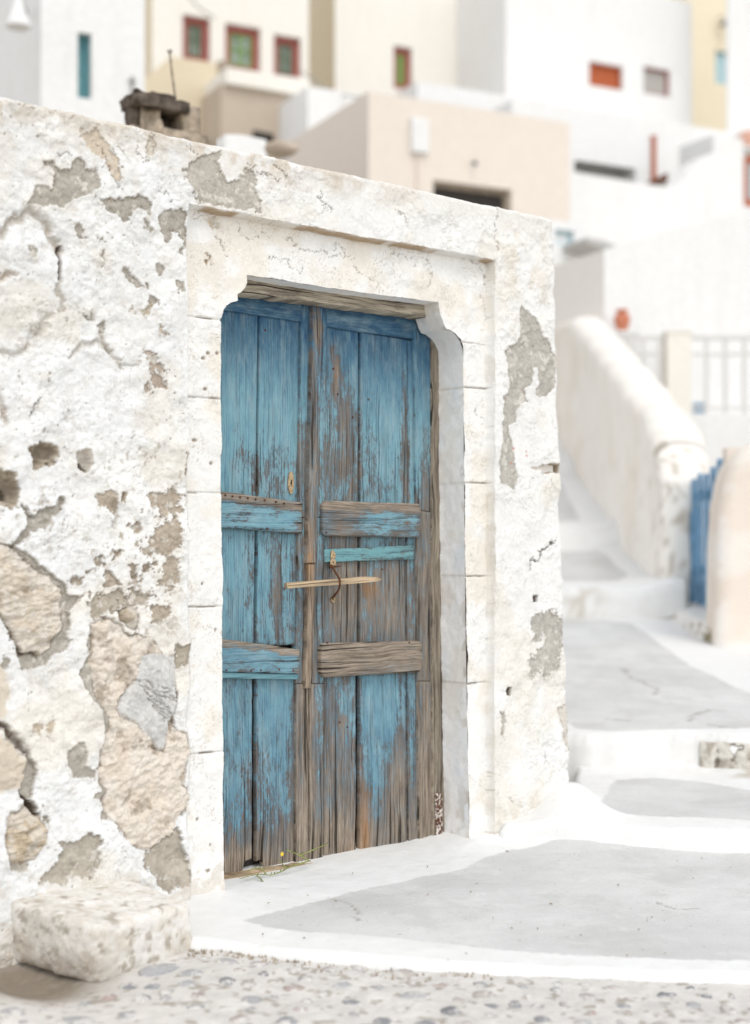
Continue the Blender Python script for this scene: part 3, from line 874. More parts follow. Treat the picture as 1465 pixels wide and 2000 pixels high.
    # ---- base colour
    white = np.array([0.80, 0.795, 0.775]); warm = np.array([0.73, 0.675, 0.58]); cool = np.array([0.765, 0.785, 0.80])
    C = np.broadcast_to(white, S.shape + (3,)).copy()
    C = lerp(C, cool, (0.45 * sstep(0.5, 0.65, fbm(S, Z, 0.35, 4, 41)) * left)[..., None])
    C = lerp(C, warm, (0.5 * sstep(0.52, 0.72, fbm(S, Z, 0.22, 5, 42)))[..., None])
    topd = sstep(0.16, 0.0, ZTOP - Z + 0.12 * (fbm(S, Z, 0.1, 4, 43) - 0.5))
    C = lerp(C, np.array([0.60, 0.53, 0.44]), (0.62 * topd * sstep(0.38, 0.6, fbm(S, Z, 0.05, 4, 44)) * sstep(1.2, 0.3, S) + 0.22 * topd)[..., None])
    C = C * (0.91 + 0.13 * n_mid)[..., None]
    C = lerp(C, np.array([0.62, 0.585, 0.53]), (0.40 * left * sstep(0.40, 0.30, fbm(S, Z, 0.045, 5, 48, 0.62)))[..., None])
    crk_c = np.array([0.20, 0.155, 0.11])
    C = lerp(C, crk_c * 1.6, (0.45 * fl_edge)[..., None])
    # general rough loss on the rubble side: speckled pits down to the brown mortar
    sp_n = fbm(S, Z, 0.022, 4, 45, 0.6); sp_m = fbm(S, Z, 0.16, 3, 46)
    c_ = wall_sz(285, 1050); c2_ = wall_sz(60, 1010)
    spk_zone = np.clip(np.exp(-((S - c_[0]) / 0.22) ** 2 - ((Z - c_[1]) / 0.34) ** 2) + 0.6 * np.exp(-((S - c2_[0]) / 0.25) ** 2 - ((Z - c2_[1]) / 0.12) ** 2), 0, 1)
    spk = sstep(0.675, 0.73, sp_n + 0.30 * (sp_m - 0.5)) * left * (0.18 + 0.9 * spk_zone)
    C = lerp(C, np.array([0.36, 0.30, 0.23]), (0.8 * spk)[..., None])
    H -= 0.004 * spk
    pit = sstep(0.865, 0.91, fbm(S, Z, 0.011, 2, 47) + 0.16 * (sp_m - 0.5)) * (0.25 + 0.75 * left)
    C = lerp(C, np.array([0.24, 0.19, 0.14]), (0.75 * pit)[..., None]); H -= 0.003 * pit

    grey = np.array([0.415, 0.385, 0.335])
    def loss(px, col=grey, depth=0.005, speck=0.014, d=0.0, jag=1.0, rough=0.002, rim=0.5):
        """An area where the lime has fallen off down to the undercoat."""
        pts = wall_pts(px, d); w = win(pts, 0.05)
        s_, z_ = S[w], Z[w]
        if s_.size == 0: return
        q = sdf_poly(pts, s_ + (JS[w] - s_) * jag, z_ + (JZ[w] - z_) * jag)
        if speck:
            q = q + speck * (fbm(s_, z_, 0.024, 5, 61, 0.7) - 0.46) * 1.2
        k = sstep(0.002, -0.002, q)
        cc = col * (0.80 + 0.42 * fbm(s_, z_, 0.02, 4, 62, 0.65))[..., None]
        cc = lerp(cc, np.array([0.66, 0.63, 0.57]), (0.8 * sstep(0.64, 0.70, fbm(s_, z_, 0.03, 4, 63, 0.6)))[..., None])
        cc = cc * (0.8 + 0.3 * n_grit[w])[..., None]
        veil = sstep(0.016, 0.0, q) * (q > 0) * sstep(0.50, 0.62, fbm(s_, z_, 0.018, 4, 69, 0.65))
        c = lerp(C[w], cc * 0.5 + np.array([0.36, 0.34, 0.31]), (0.55 * veil)[..., None])
        c = lerp(c, cc, k[..., None])
        e = np.exp(-((q + 0.0015) / 0.0028) ** 2) * sstep(0.35, 0.6, fbm(s_, z_, 0.07, 3, 64))
        C[w] = lerp(c, crk_c, (rim * e)[..., None])  # rim line: shading along the flake edge painted in, with crack dirt
        h_ = H[w] - k * (depth + rough * (fbm(s_, z_, 0.012, 3, 65) - 0.5))
        lip = np.exp(-((q - 0.007) / 0.007) ** 2)
        H[w] = h_ + 0.0016 * lip * (q > 0)
    def crevice(px, wd=0.010, depth=0.012, col=(0.40, 0.345, 0.27), f=0.75, jag=1.0, d=0.0):
        pts = wall_pts(px, d); w = win(pts, 0.05)
        s_, z_ = S[w], Z[w]
        if s_.size == 0: return
        q = dist_line(pts, s_ + (JS[w] - s_) * jag, z_ + (JZ[w] - z_) * jag) / wd
        g = np.exp(-q * q)
        H[w] -= depth * g
        C[w] = lerp(C[w], np.array(col), (f * np.clip(g * 1.2, 0, 1) * (0.55 + 0.9 * (fbm(s_, z_, 0.03, 3, 66) - 0.25)).clip(0, 1))[..., None])
    def crack(px, wd=0.0032, depth=0.008, f=0.9, jag=1.4, d=0.0):
        pts = wall_pts(px, d); w = win(pts, 0.05)
        s_, z_ = S[w], Z[w]
        if s_.size == 0: return
        q = dist_line(pts, s_ + (JS[w] - s_) * jag, z_ + (JZ[w] - z_) * jag)
        g = sstep(wd, wd * 0.3, q)
        H[w] -= depth * g
        C[w] = lerp(C[w], np.array([0.13, 0.095, 0.065]), (f * g)[..., None])
    def hole_(px, depth, col=(0.42, 0.365, 0.29), d=0.0, soft=0.02, dark=0.4, jag=1.0):
        pts = wall_pts(px, d); w = win(pts, 0.05)
        s_, z_ = S[w], Z[w]
        q = sdf_poly(pts, s_ + (JS[w] - s_) * jag, z_ + (JZ[w] - z_) * jag)
        k = sstep(0.003, -soft, q)
        cc = np.array(col) * (0.7 + 0.6 * fbm(s_, z_, 0.02, 4, 67, 0.65))[..., None]
        c = lerp(C[w], cc, sstep(0.002, -0.002, q)[..., None])
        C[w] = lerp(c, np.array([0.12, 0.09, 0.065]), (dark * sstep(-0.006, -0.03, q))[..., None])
        H[w] -= depth * k + 0.006 * k * (fbm(s_, z_, 0.02, 4, 68) - 0.5)

    # ---- plaster losses, upper left
    loss([(77, 321), (96, 319), (112, 330), (131, 336), (150, 307), (161, 315), (165, 326), (186, 330), (195, 367), (187, 382), (165, 388), (139, 396), (127, 405), (112, 397), (86, 409), (52, 405), (64, 367), (99, 371), (107, 354), (96, 330)])
    loss([(197, 392), (240, 390), (289, 394), (287, 420), (270, 418), (240, 433), (225, 420), (210, 412)], rim=0.8)
    loss([(277, 426), (289, 439), (287, 448), (277, 446)])
    loss([(302, 414), (363, 412), (362, 510), (354, 484), (345, 450), (332, 450), (330, 469), (313, 474), (304, 435)], rim=0.8)
    loss([(356, 328), (384, 313), (434, 295), (429, 323), (439, 353), (457, 353), (485, 328), (505, 348), (507, 414), (454, 404), (384, 394), (364, 353)], np.array([0.47, 0.44, 0.385]), 0.005)
    loss([(150, 262), (190, 252), (215, 290), (238, 345), (222, 350), (200, 325), (175, 300)], np.array([0.60, 0.52, 0.42]), 0.004, 0.03)
    loss([(285, 270), (305, 262), (300, 300), (287, 312)], np.array([0.55, 0.5, 0.43]), 0.003, 0.02)
    for px in ([(190, 285), (200, 320), (225, 350), (238, 375)], [(95, 300), (125, 308), (135, 313)], [(227, 282), (240, 300), (250, 320)], [(300, 372), (325, 370), (330, 395)], [(20, 205), (80, 212), (120, 215)], [(365, 290), (385, 305)], [(270, 300), (283, 312), (289, 322)], [(480, 320), (500, 335), (540, 350)], [(530, 320), (560, 345)], [(978, 405), (972, 440), (969, 500)], [(620, 370), (640, 400), (650, 420)], [(770, 410), (790, 440)]):
        crack(px, 0.0026, 0.005, 0.55)
    # ---- crevices round the buried stones
    crevice([(-30, 470), (0, 458), (26, 437), (62, 419), (88, 437), (104, 471), (117, 490)], 0.013, 0.020)
    crack([(117, 479), (116, 510), (113, 543)], 0.007, 0.020, 0.95, 0.6)
    crevice([(113, 545), (109, 572), (127, 590), (122, 615)], 0.009, 0.012, f=0.55)
    crevice([(-20, 556), (0, 549), (26, 536)], 0.010, 0.012, (0.33, 0.24, 0.16))
    crevice([(190, 655), (223, 689), (241, 720)], 0.008, 0.010)
    crevice([(140, 700), (160, 680), (190, 673), (223, 689)], 0.009, 0.012, f=0.55)
    crevice([(241, 720), (275, 700)], 0.005, 0.006, f=0.35)
    crevice([(85, 610), (90, 628), (82, 645)], 0.011, 0.010, (0.5, 0.48, 0.46), 0.6)
    crevice([(100, 620), (95, 640), (75, 650), (45, 680), (0, 690)], 0.012, 0.016, f=0.35)
    crevice([(0, 760), (8, 800), (12, 830)], 0.010, 0.014, (0.36, 0.28, 0.2), 0.7)
    loss([(241, 518), (250, 520), (262, 535), (268, 545), (277, 564), (262, 562), (248, 540)])
    loss([(296, 525), (305, 518), (313, 526), (310, 542), (302, 540)])
    loss([(179, 640), (200, 627), (203, 645), (190, 655)], depth=0.010)
    loss([(152, 597), (158, 612), (168, 622), (182, 612), (176, 625), (160, 625)], depth=0.008)
    loss([(282, 553), (291, 560), (288, 571)]); loss([(291, 584), (304, 592), (300, 599), (289, 599)])
    loss([(345, 549), (358, 547), (358, 570), (350, 573)], speck=0.02)
    loss([(183, 462), (203, 458), (203, 474), (190, 478)], speck=0.04); loss([(144, 440), (158, 445), (152, 470), (143, 466)], speck=0.04)
    loss([(194, 490), (199, 492), (196, 506), (192, 502)]); loss([(52, 488), (63, 488), (62, 500), (54, 500)], speck=0.03)
    loss([(285, 690), (308, 688), (314, 715), (308, 735), (318, 752), (300, 775), (282, 765), (290, 735)], np.array([0.42, 0.35, 0.29]), speck=0.06)
    loss([(262, 605), (290, 600), (286, 618), (268, 620)], np.array([0.52, 0.46, 0.36]), 0.003, 0.05)
    loss([(306, 636), (318, 640), (328, 662), (316, 662)], np.array([0.60, 0.52, 0.42]), 0.003, 0.03)
    loss([(90, 720), (100, 735), (98, 750), (90, 752)], speck=0.03)
    crack([(78, 780), (68, 795), (66, 815)], 0.004, 0.008, 0.7)
    # ---- middle left: deep holes
    hole_([(60, 870), (90, 856), (115, 870), (115, 884), (101, 900), (68, 922), (64, 889)], 0.045)
    hole_([(145, 876), (177, 881), (186, 908), (169, 927), (152, 930)], 0.030, (0.60, 0.56, 0.50), dark=0.15)
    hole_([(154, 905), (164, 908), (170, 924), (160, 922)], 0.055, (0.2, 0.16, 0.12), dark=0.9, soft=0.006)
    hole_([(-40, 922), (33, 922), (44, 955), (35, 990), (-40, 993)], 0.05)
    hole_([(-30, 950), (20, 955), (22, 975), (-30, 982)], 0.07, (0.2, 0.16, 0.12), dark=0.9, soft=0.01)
    loss([(44, 982), (58, 1000), (100, 988), (112, 975), (127, 980), (118, 1005), (98, 1015), (80, 1030), (58, 1044), (30, 1066), (18, 1064), (52, 1022), (55, 1010)], depth=0.014)
    for px in ([(289, 966), (330, 955), (360, 965), (355, 1000), (320, 1007), (300, 990)], [(188, 966), (215, 955), (235, 985), (230, 1000), (205, 990)], [(287, 1045), (300, 1030), (320, 1020), (340, 1010), (358, 1020), (355, 1060), (335, 1080), (310, 1085), (295, 1075)], [(320, 1085), (350, 1085), (352, 1130), (330, 1150), (310, 1140)]):
        loss(px, np.array([0.44, 0.375, 0.30]), 0.006, 0.05)
    for px in ([(358, 885), (368, 890), (380, 930), (376, 957), (362, 945)], [(380, 975), (397, 970), (394, 1000), (378, 1035), (372, 1030)], [(250, 1035), (270, 1012), (278, 1040), (268, 1043)], [(248, 1100), (260, 1097), (268, 1120), (258, 1124)], [(278, 1105), (303, 1100), (303, 1108), (280, 1115)], [(203, 1115), (208, 1112), (235, 1142), (205, 1152)], [(181, 1095), (200, 1093), (202, 1108), (185, 1110)], [(218, 1080), (238, 1072), (232, 1092), (220, 1102)], [(140, 1130), (158, 1118), (178, 1115), (160, 1135)]):
        loss(px, np.array([0.42, 0.36, 0.29]), 0.009, 0.03)
    hole_([(232, 960), (246, 962), (245, 985), (236, 985)], 0.03, dark=0.6)
    crevice([(225, 985), (228, 1010), (222, 1035)], 0.006, 0.008, f=0.6)
    loss([(298, 1180), (325, 1172), (333, 1200), (315, 1222), (297, 1212)], np.array([0.42, 0.36, 0.29]), 0.008, 0.04)
    loss([(343, 1262), (372, 1255), (384, 1290), (362, 1305), (345, 1300)], np.array([0.42, 0.37, 0.30]), 0.008, 0.04)
    loss([(374, 1165), (390, 1175), (380, 1205), (374, 1190)], np.array([0.40, 0.35, 0.28]), 0.009, 0.02)
    loss([(180, 1150), (230, 1150), (300, 1160), (290, 1190), (275, 1190), (230, 1185), (215, 1205), (180, 1212), (170, 1180)], np.array([0.45, 0.40, 0.33]), 0.010, 0.07)
    # ---- undercoat left standing as grey rims round the bare stones
    loss([(0, 1062), (27, 1062), (60, 1085), (90, 1115), (131, 1140), (131, 1158), (164, 1164), (147, 1180), (134, 1191), (139, 1218), (128, 1246), (142, 1248), (131, 1267), (106, 1284), (90, 1303), (49, 1308), (33, 1267), (5, 1215), (-40, 1180), (-40, 1062)], depth=0.010, jag=0.6)
    loss([(11, 1285), (20, 1280), (26, 1300), (20, 1310), (12, 1302)])
    loss([(172, 1240), (190, 1245), (190, 1314), (200, 1352), (220, 1377), (217, 1409), (211, 1450), (206, 1478), (195, 1504), (186, 1502), (202, 1450), (197, 1401), (191, 1379), (175, 1368), (158, 1319), (169, 1281)], depth=0.010, jag=0.5)
    loss([(153, 1448), (165, 1452), (170, 1468), (165, 1490), (185, 1505), (183, 1520), (160, 1518), (142, 1516), (128, 1491), (128, 1472), (140, 1458)], jag=0.6)
    loss([(188, 1518), (206, 1528), (208, 1555), (203, 1572), (182, 1560), (190, 1545)], jag=0.6)
    loss([(196, 1580), (206, 1578), (206, 1602), (197, 1598)], jag=0.5)
    loss([(55, 1464), (71, 1491), (63, 1554), (41, 1554), (46, 1505)], depth=0.018)
    loss([(16, 1678), (49, 1684), (49, 1704), (35, 1707), (19, 1696)]); loss([(82, 1589), (97, 1597), (93, 1614), (85, 1608)])
    loss([(119, 1644), (145, 1638), (172, 1621), (183, 1633), (191, 1649), (180, 1655), (188, 1677), (177, 1704), (128, 1723), (85, 1720), (85, 1704), (106, 1696), (120, 1671), (123, 1655)], np.array([0.42, 0.385, 0.325]), depth=0.010)
    loss([(276, 1668), (300, 1655), (341, 1617), (349, 1644), (363, 1685), (372, 1698), (363, 1737), (341, 1726), (325, 1739), (311, 1737), (295, 1715), (276, 1690)], np.array([0.40, 0.36, 0.30]), depth=0.013)
    for px in ([(70, 1415), (82, 1410), (80, 1432), (70, 1430)], [(88, 1408), (100, 1404), (97, 1440), (90, 1436)], [(88, 1455), (93, 1452), (93, 1466), (88, 1466)]):
        loss(px, np.array([0.52, 0.45, 0.35]), 0.002, 0.04)
    # cream where stone shows through thin lime at the far edge
    q = region([(-60, 1290), (10, 1300), (24, 1340), (14, 1400), (-60, 1420)]); C = lerp(C, np.array([0.63, 0.555, 0.45]), sstep(0.01, -0.01, q)[..., None] * 0.9)
    q = region([(-60, 1440), (20, 1450), (52, 1482), (44, 1540), (-60, 1566)]); C = lerp(C, np.array([0.62, 0.54, 0.44]), sstep(0.01, -0.01, q)[..., None] * 0.95); H += 0.01 * sstep(0.0, -0.05, q)
    crevice([(3, 1423), (16, 1442), (41, 1456), (55, 1469)], 0.010, 0.03, (0.16, 0.12, 0.085), 1.0)
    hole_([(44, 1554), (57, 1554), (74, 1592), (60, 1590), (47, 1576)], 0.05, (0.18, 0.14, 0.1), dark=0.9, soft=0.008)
    crevice([(0, 1110 + 30), (3, 1190), (20, 1235), (40, 1268), (75, 1290)], 0.006, 0.012, (0.25, 0.2, 0.14), 0.7)
    # ---- right pier
    loss([(1020, 595), (1035, 610), (1047, 622), (1059, 655), (1074, 670), (1077, 688), (1092, 700), (1083, 760), (1056, 775), (1045, 772), (1047, 724), (1035, 712), (1038, 745), (1023, 760), (1029, 784), (1014, 793), (1008, 820), (996, 835), (999, 874), (1011, 928), (1002, 955), (978, 940), (975, 895), (984, 850), (984, 775), (993, 754), (987, 688), (1011, 670), (1014, 628), (1017, 610)], np.array([0.47, 0.445, 0.40]), 0.004, jag=0.7)
    loss([(1036, 1210), (1064, 1196), (1085, 1189), (1099, 1210), (1099, 1273), (1078, 1315), (1036, 1325), (1032, 1294), (1064, 1255), (1043, 1252)], np.array([0.47, 0.445, 0.40]), 0.004, 0.06)
    loss([(1088, 1385), (1112, 1375), (1116, 1450), (1106, 1468), (1095, 1420)], np.array([0.62, 0.58, 0.52]), 0.004, 0.02)
    loss([(978, 1385), (986, 1390), (985, 1440), (979, 1436)], np.array([0.47, 0.44, 0.39]), 0.003, 0.02)
    C[:] = lerp(C, np.array([0.66, 0.60, 0.51]), (0.55 * sstep(0.02, -0.05, region([(985, 430), (1070, 450), (1075, 600), (1010, 600), (985, 560)])) * sstep(0.42, 0.62, fbm(S, Z, 0.07, 4, 71)))[..., None])
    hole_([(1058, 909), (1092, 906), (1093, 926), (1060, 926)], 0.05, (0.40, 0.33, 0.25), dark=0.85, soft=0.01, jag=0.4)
    crevice([(1036, 915), (1058, 917)], 0.006, 0.01, (0.55, 0.46, 0.36), 0.8)
    crack([(1032, 1110), (1035, 1092), (1053, 1090), (1071, 1066), (1078, 1058)], 0.0055, 0.015, 0.9)
    hole_([(1041, 1162), (1051, 1162), (1050, 1175), (1042, 1175)], 0.03, (0.15, 0.11, 0.08), dark=0.9, soft=0.004, jag=0.3)
    hole_([(989, 1342), (999, 1342), (998, 1358), (990, 1357)], 0.02, (0.15, 0.12, 0.09), dark=0.8, soft=0.004, jag=0.3)
    for px in ([(1078, 955), (1066, 935), (1057, 925)], [(1040, 940), (1032, 955)], [(1085, 850), (1078, 820)], [(1060, 1470), (1066, 1500)], [(1002, 1555), (1005, 1570)]):
        crack(px, 0.0024, 0.004, 0.5)
    for x, y in ((1003, 876), (1027, 882), (999, 905), (1028, 890)):
        q = np.hypot(S - wall_sz(x, y)[0], Z - wall_sz(x, y)[1]); C = lerp(C, np.array([0.55, 0.17, 0.10]), (0.8 * sstep(0.006, 0.003, q))[..., None])

    # ---- the surround of dressed stone
    e_l = wall_sz(366, 900)[0]; e_r = wall_sz(965, 510)[0]; e_t = wall_sz(370, 400)[1]
    e_rv = e_r + 0.004 * (fbm(Z, Z * 0 + 3, 0.09, 4, 81) - 0.5) * 2
    e_tv = e_t + 0.006 * (fbm(S, S * 0 + 7, 0.07, 4, 82) - 0.5) * 2
    e_lv = e_l + 0.035 * (fbm(Z, Z * 0 + 1, 0.12, 4, 83) - 0.5) * sstep(CH + 0.9, CH + 0.2, Z)
    in_r = sstep(0.002, -0.002, S - e_rv)
    in_t = sstep(0.002, -0.002, Z - e_tv)
    soft_l = 0.003 + 0.03 * sstep(CH + 0.9, CH + 0.3, Z)
    in_l = np.clip((S - e_lv) / soft_l, 0, 1)
    inside = in_r * in_t * in_l
    Hs = 0.006 * (n_big - 0.5) + 0.004 * (n_mid - 0.5) + 0.0016 * (n_fin - 0.5) + 0.0018 * flake * (0.3 + 0.7 * flm)
    Cs = np.broadcast_to(np.array([0.82, 0.81, 0.785]), S.shape + (3,)).copy()
    Cs = lerp(Cs, np.array([0.75, 0.69, 0.59]), (0.6 * sstep(0.50, 0.7, fbm(S, Z, 0.16, 5, 84)))[..., None])
    Cs = Cs * (0.94 + 0.09 * n_mid)[..., None]
    Cs = lerp(Cs, crk_c * 1.5, (0.6 * fl_edge)[..., None])
    Cs = lerp(Cs, np.array([0.30, 0.24, 0.18]), (0.7 * pit * 0.8 + 0.5 * sstep(0.71, 0.75, fbm(S, Z, 0.016, 3, 85)) * left)[..., None].clip(0, 1))
    H0, C0 = H, C
    kk = inside
    H = lerp(H0, SUR + Hs, kk); C = lerp(C0, Cs, sstep(0.3, 0.7, kk)[..., None])
    # ochre line under the edge of the plaster above the surround, and dirt in the return
    q = np.abs(Z - e_tv + 0.001); ln = sstep(0.006, 0.002, q) * in_l * in_r * sstep(0.42, 0.55, fbm(S, S * 0, 0.12, 4, 86))
    C = lerp(C, np.array([0.40, 0.27, 0.15]), (0.85 * ln)[..., None])
    q = np.abs(S - e_rv); ln = sstep(0.010, 0.003, q) * in_t * sstep(0.40, 0.6, fbm(Z, Z * 0 + 2, 0.18, 4, 87))
    C = lerp(C, np.array([0.60, 0.55, 0.47]), (0.55 * ln)[..., None])
    # loose bits of loss on the surround
    loss([(404, 430), (420, 425), (424, 440), (412, 448)], np.array([0.62, 0.54, 0.42]), 0.004, 0.03, SUR); loss([(395, 505), (412, 500), (415, 515), (402, 518)], np.array([0.42, 0.32, 0.2]), 0.005, 0.03, SUR)
    for px in ([(450, 437), (475, 450), (490, 465), (530, 468)], [(560, 470), (600, 490), (640, 492), (665, 505), (690, 512)], [(650, 480), (672, 500)], [(760, 495), (790, 505), (805, 530)], [(830, 510), (845, 540), (840, 570)], [(905, 510), (935, 520), (950, 560)], [(940, 580), (946, 620)], [(520, 500), (560, 515), (590, 530)], [(700, 530), (730, 545)], [(420, 470), (440, 490), (447, 505)], [(930, 790), (945, 830)], [(375, 430), (395, 420), (403, 440)]):
        crack(px, 0.0026, 0.004, 0.55, 1.6, SUR)
    for px in ((395, 700), (405, 690), (424, 690), (400, 760), (380, 860), (412, 905), (392, 1140), (420, 1230), (385, 1600), (410, 1650), (405, 1700), (903, 800), (905, 1050)):
        pw = wall_sz(*px, SUR); q = np.hypot((S - pw[0]) * RNG.uniform(0.6, 1.6), Z - pw[1]); k = sstep(0.008, 0.004, q); C = lerp(C, np.array([0.26, 0.2, 0.14]), (0.8 * k)[..., None]); H -= 0.006 * k
    # ---- stone joints
    jl = [wall_sz(400, y, SUR)[1] for y in (622, 777, 963, 1185, 1470)]
    jr = [wall_sz(930, y, SUR)[1] for y in (672, 758, 944, 1125, 1334)]
    LB = np.zeros(S.shape, int)                 # 0 plaster, 1 lintel, 2..6 left stones, 10..14 right stones
    ins = kk > 0.5
    mid_s = 0.5
    lef = ins & (S < 0.3); rig = ins & (S > 0.3)
    LB[ins] = 1
    for side, joints, base in ((lef, jl, 2), (rig, jr, 10)):
        for k, zj in enumerate(joints):
            zw = zj + 0.004 * (fbm(S, S * 0 + k, 0.05, 3, 91) - 0.5)
            LB[side & (Z < zw)] = base + k
            if side is rig and k == 0: wj, fj = 0.0012, 0.15
            else: wj, fj = 0.0028, 0.55 + 0.25 * (k == 4)
            gap = sstep(wj * 1.6, wj * 0.5, np.abs(Z - zw)) * side * (0.35 + 0.65 * sstep(0.35, 0.55, fbm(S, S * 0 + k, 0.05, 2, 92)))
            H = H - 0.010 * gap; C = lerp(C, crk_c, (fj * gap)[..., None])
            # slight offset of each stone
        for k in range(len(joints)):
            H = H + np.where(LB == base + k, RNG.uniform(-0.003, 0.003), 0)
    # ---- bare stones and mortar patches: objects of their own
    def bare(code, px, col, col2, bulge, sink, strata, jag=0.6, size=0.05, dark_n=0.5, rel=1.0, smear_f=0.4):
        pts = wall_pts(px, 0); w = win(pts, 0.06)
        s_, z_ = S[w], Z[w]
        q = sdf_poly(pts, s_ + (JS[w] - s_) * jag, z_ + (JZ[w] - z_) * jag)
        k = q < 0
        gx, gy = s_ * strata[0] + z_ * strata[1], z_ * strata[2] - s_ * strata[1]
        n = fbm(gx, gy, size, 5, 100 + code, 0.58)
        dome = np.clip(-q / 0.06, 0, 1) ** 0.5
        rg = ridged(gx, gy, size * 1.1, 4, 120 + code)
        h_ = -sink + bulge * dome + rel * (0.030 * (n - 0.5) + 0.016 * (rg - 0.6) + 0.012 * (fbm(gx, gy, size * 0.28, 3, 140 + code) - 0.5))
        hh = np.where(k, h_ + 0.25 * H[w], H[w])
        c = lerp(np.array(col), np.array(col2), sstep(0.3, 0.7, fbm(s_, z_, 0.05, 4, 110 + code))[..., None]) * (0.88 + 0.22 * n_grit[w])[..., None]
        c = lerp(c, np.array([0.22, 0.165, 0.11]), (dark_n * sstep(0.40, 0.30, n))[..., None])
        c = np.where(k[..., None], c, C[w])
        e = np.exp(-(q / 0.004) ** 2) * sstep(0.3, 0.55, fbm(s_, z_, 0.05, 3, 130 + code))
        smear = sstep(0.50, 0.60, fbm(s_, z_, 0.04, 5, 150 + code, 0.65) + 0.14 * sstep(-0.045, 0.0, q)) * k * smear_f
        c = lerp(c, np.array([0.77, 0.75, 0.71]), smear[..., None])
        C[w] = lerp(c, crk_c, (0.6 * e * (1 - smear))[..., None]); H[w] = hh - 0.004 * e
        LB[w] = np.where(k, code, LB[w])
    bare(20, [(-60, 1062), (0, 1062), (27, 1070), (55, 1100), (85, 1123), (120, 1150), (128, 1185), (126, 1218), (109, 1248), (90, 1278), (74, 1286), (49, 1273), (33, 1259), (5, 1205), (0, 1177), (-60, 1170)], (0.57, 0.495, 0.40), (0.66, 0.585, 0.49), 0.012, 0.004, (0.7, 0.25, 1.5), size=0.045, jag=0.9)
    bare(21, [(49, 1576), (76, 1597), (96, 1627), (93, 1647), (66, 1677), (44, 1688), (16, 1682), (11, 1649), (11, 1617), (22, 1589)], (0.50, 0.41, 0.30), (0.62, 0.53, 0.41), 0.018, 0.006, (0.6, 0.3, 1.6), size=0.04)
    bare(22, [(175, 1213), (213, 1205), (232, 1218), (238, 1235), (262, 1235), (289, 1248), (317, 1273), (335, 1290), (340, 1330), (338, 1400), (345, 1430), (366, 1430), (371, 1472), (358, 1532), (366, 1560), (363, 1580), (341, 1603), (338, 1622), (300, 1655), (281, 1663), (262, 1655), (238, 1633), (202, 1590), (198, 1535), (188, 1513), (200, 1460), (205, 1440), (213, 1400), (190, 1370), (176, 1330), (176, 1290), (180, 1260)], (0.67, 0.585, 0.49), (0.69, 0.625, 0.545), 0.010, 0.004, (0.9, 0.4, 1.0), size=0.055, dark_n=0.55, jag=0.8, smear_f=0.2)
    bare(23, [(273, 1281), (322, 1276), (344, 1281), (341, 1314), (339, 1396), (328, 1412), (322, 1442), (325, 1453), (317, 1464), (300, 1453), (276, 1428), (251, 1409), (232, 1398), (227, 1382), (243, 1344), (262, 1325)], (0.52, 0.51, 0.495), (0.57, 0.565, 0.55), 0.006, -0.006, (1.7, 1.1, 0.35), size=0.05, dark_n=0.1, rel=0.45)
    bare(24, [(229, 1191), (265, 1180), (272, 1205), (262, 1227), (246, 1221), (229, 1205)], (0.40, 0.345, 0.265), (0.49, 0.42, 0.33), 0.026, 0.004, (1, 0, 1), size=0.04)
    # trowel drags in the grey patch
    for k in range(9):
        x0, y0 = 255 + 9 * k, 1300 + 13 * k
        crack([(x0, y0 + 20), (x0 + 28, y0 + 34 + 3 * k), (x0 + 50, y0 + 60)] if k < 6 else [(300, 1290 + 8 * k), (340, 1300 + 9 * k)], 0.0030, 0.006, 0.30, 0.8)
    # ---- dirt and grass stain where the wall meets the paving
    foot = sstep(0.14, 0.0, Z - (CH - 1.12 + 0.03)) * sstep(0.4, 0.62, fbm(S, Z, 0.05, 4, 140))
    C = lerp(C, np.array([0.56, 0.50, 0.42]), (0.55 * foot)[..., None])
    C = C.clip(0.02, 0.9)
    # ---- roll the top and the free end of the wall back
    D = H.copy()
    rt = np.clip(1 - (ZTOP - Z) / 0.018, 0, 1); D -= 0.018 * (1 - np.sqrt(1 - rt * rt * 0.98))
    re = np.clip(1 - (np.max(S, 1, keepdims=True) - S) / 0.03, 0, 1); D -= 0.03 * (1 - np.sqrt(1 - re * re * 0.98))
    Zt = Z + np.where(rt > 0, 0.008 * (fbm(S, S * 0, 0.05, 4, 150) - 0.6), 0)
    P = W(S, Zt, D)
    lab = np.zeros((nz_ - 1, ns - 1), int)
    st4 = np.stack([LB[:-1, :-1], LB[1:, :-1], LB[:-1, 1:], LB[1:, 1:]], -1)
    lab = np.max(st4, -1)
    grid_mesh('plaster', P, (lab == 0) & ~hole, M['plaster'], HOUSE, True, None, C)
    for code, nm, mt, lb in ((20, 'rubble_stone', 'rubble', 'large beige rubble stone laid bare at the edge'), (21, 'rubble_stone', 'rubble', 'round brown rubble stone near the foot of the wall'), (24, 'rubble_stone', 'rubble', 'small grey brown stone above the beige mortar'), (22, 'mortar_patch', 'mortar', 'bare pinkish beige mortar patch'), (23, 'mortar_patch', 'mortar', 'smooth grey cement patch with trowel drags')):
        o = grid_mesh(nm, P, (lab == code) & ~hole, M[mt], HOUSE, True, None, C)
        tag(o, lb)
    # ---- stones of the surround: face plus the side turned into the opening
    path = []
    for a, b in zip(op[:-1], op[1:]):
        n = max(1, int(np.hypot(*(b - a)) / 0.007))
        for i in range(n): path.append(a + (b - a) * i / n)
    path = np.array(path + [op[-1]])
    dn = np.linspace(0, 1, 16)
    PS, DD = path[:, None, 0] + 0 * dn[None], 0 * path[:, None, 0] + dn[None]
    PZ = path[:, None, 1] + 0 * dn[None]
    tang = np.gradient(path, axis=0); tang /= np.linalg.norm(tang, axis=1, keepdims=True)
    nrm = np.stack([tang[:, 1], -tang[:, 0]], -1)           # into the opening
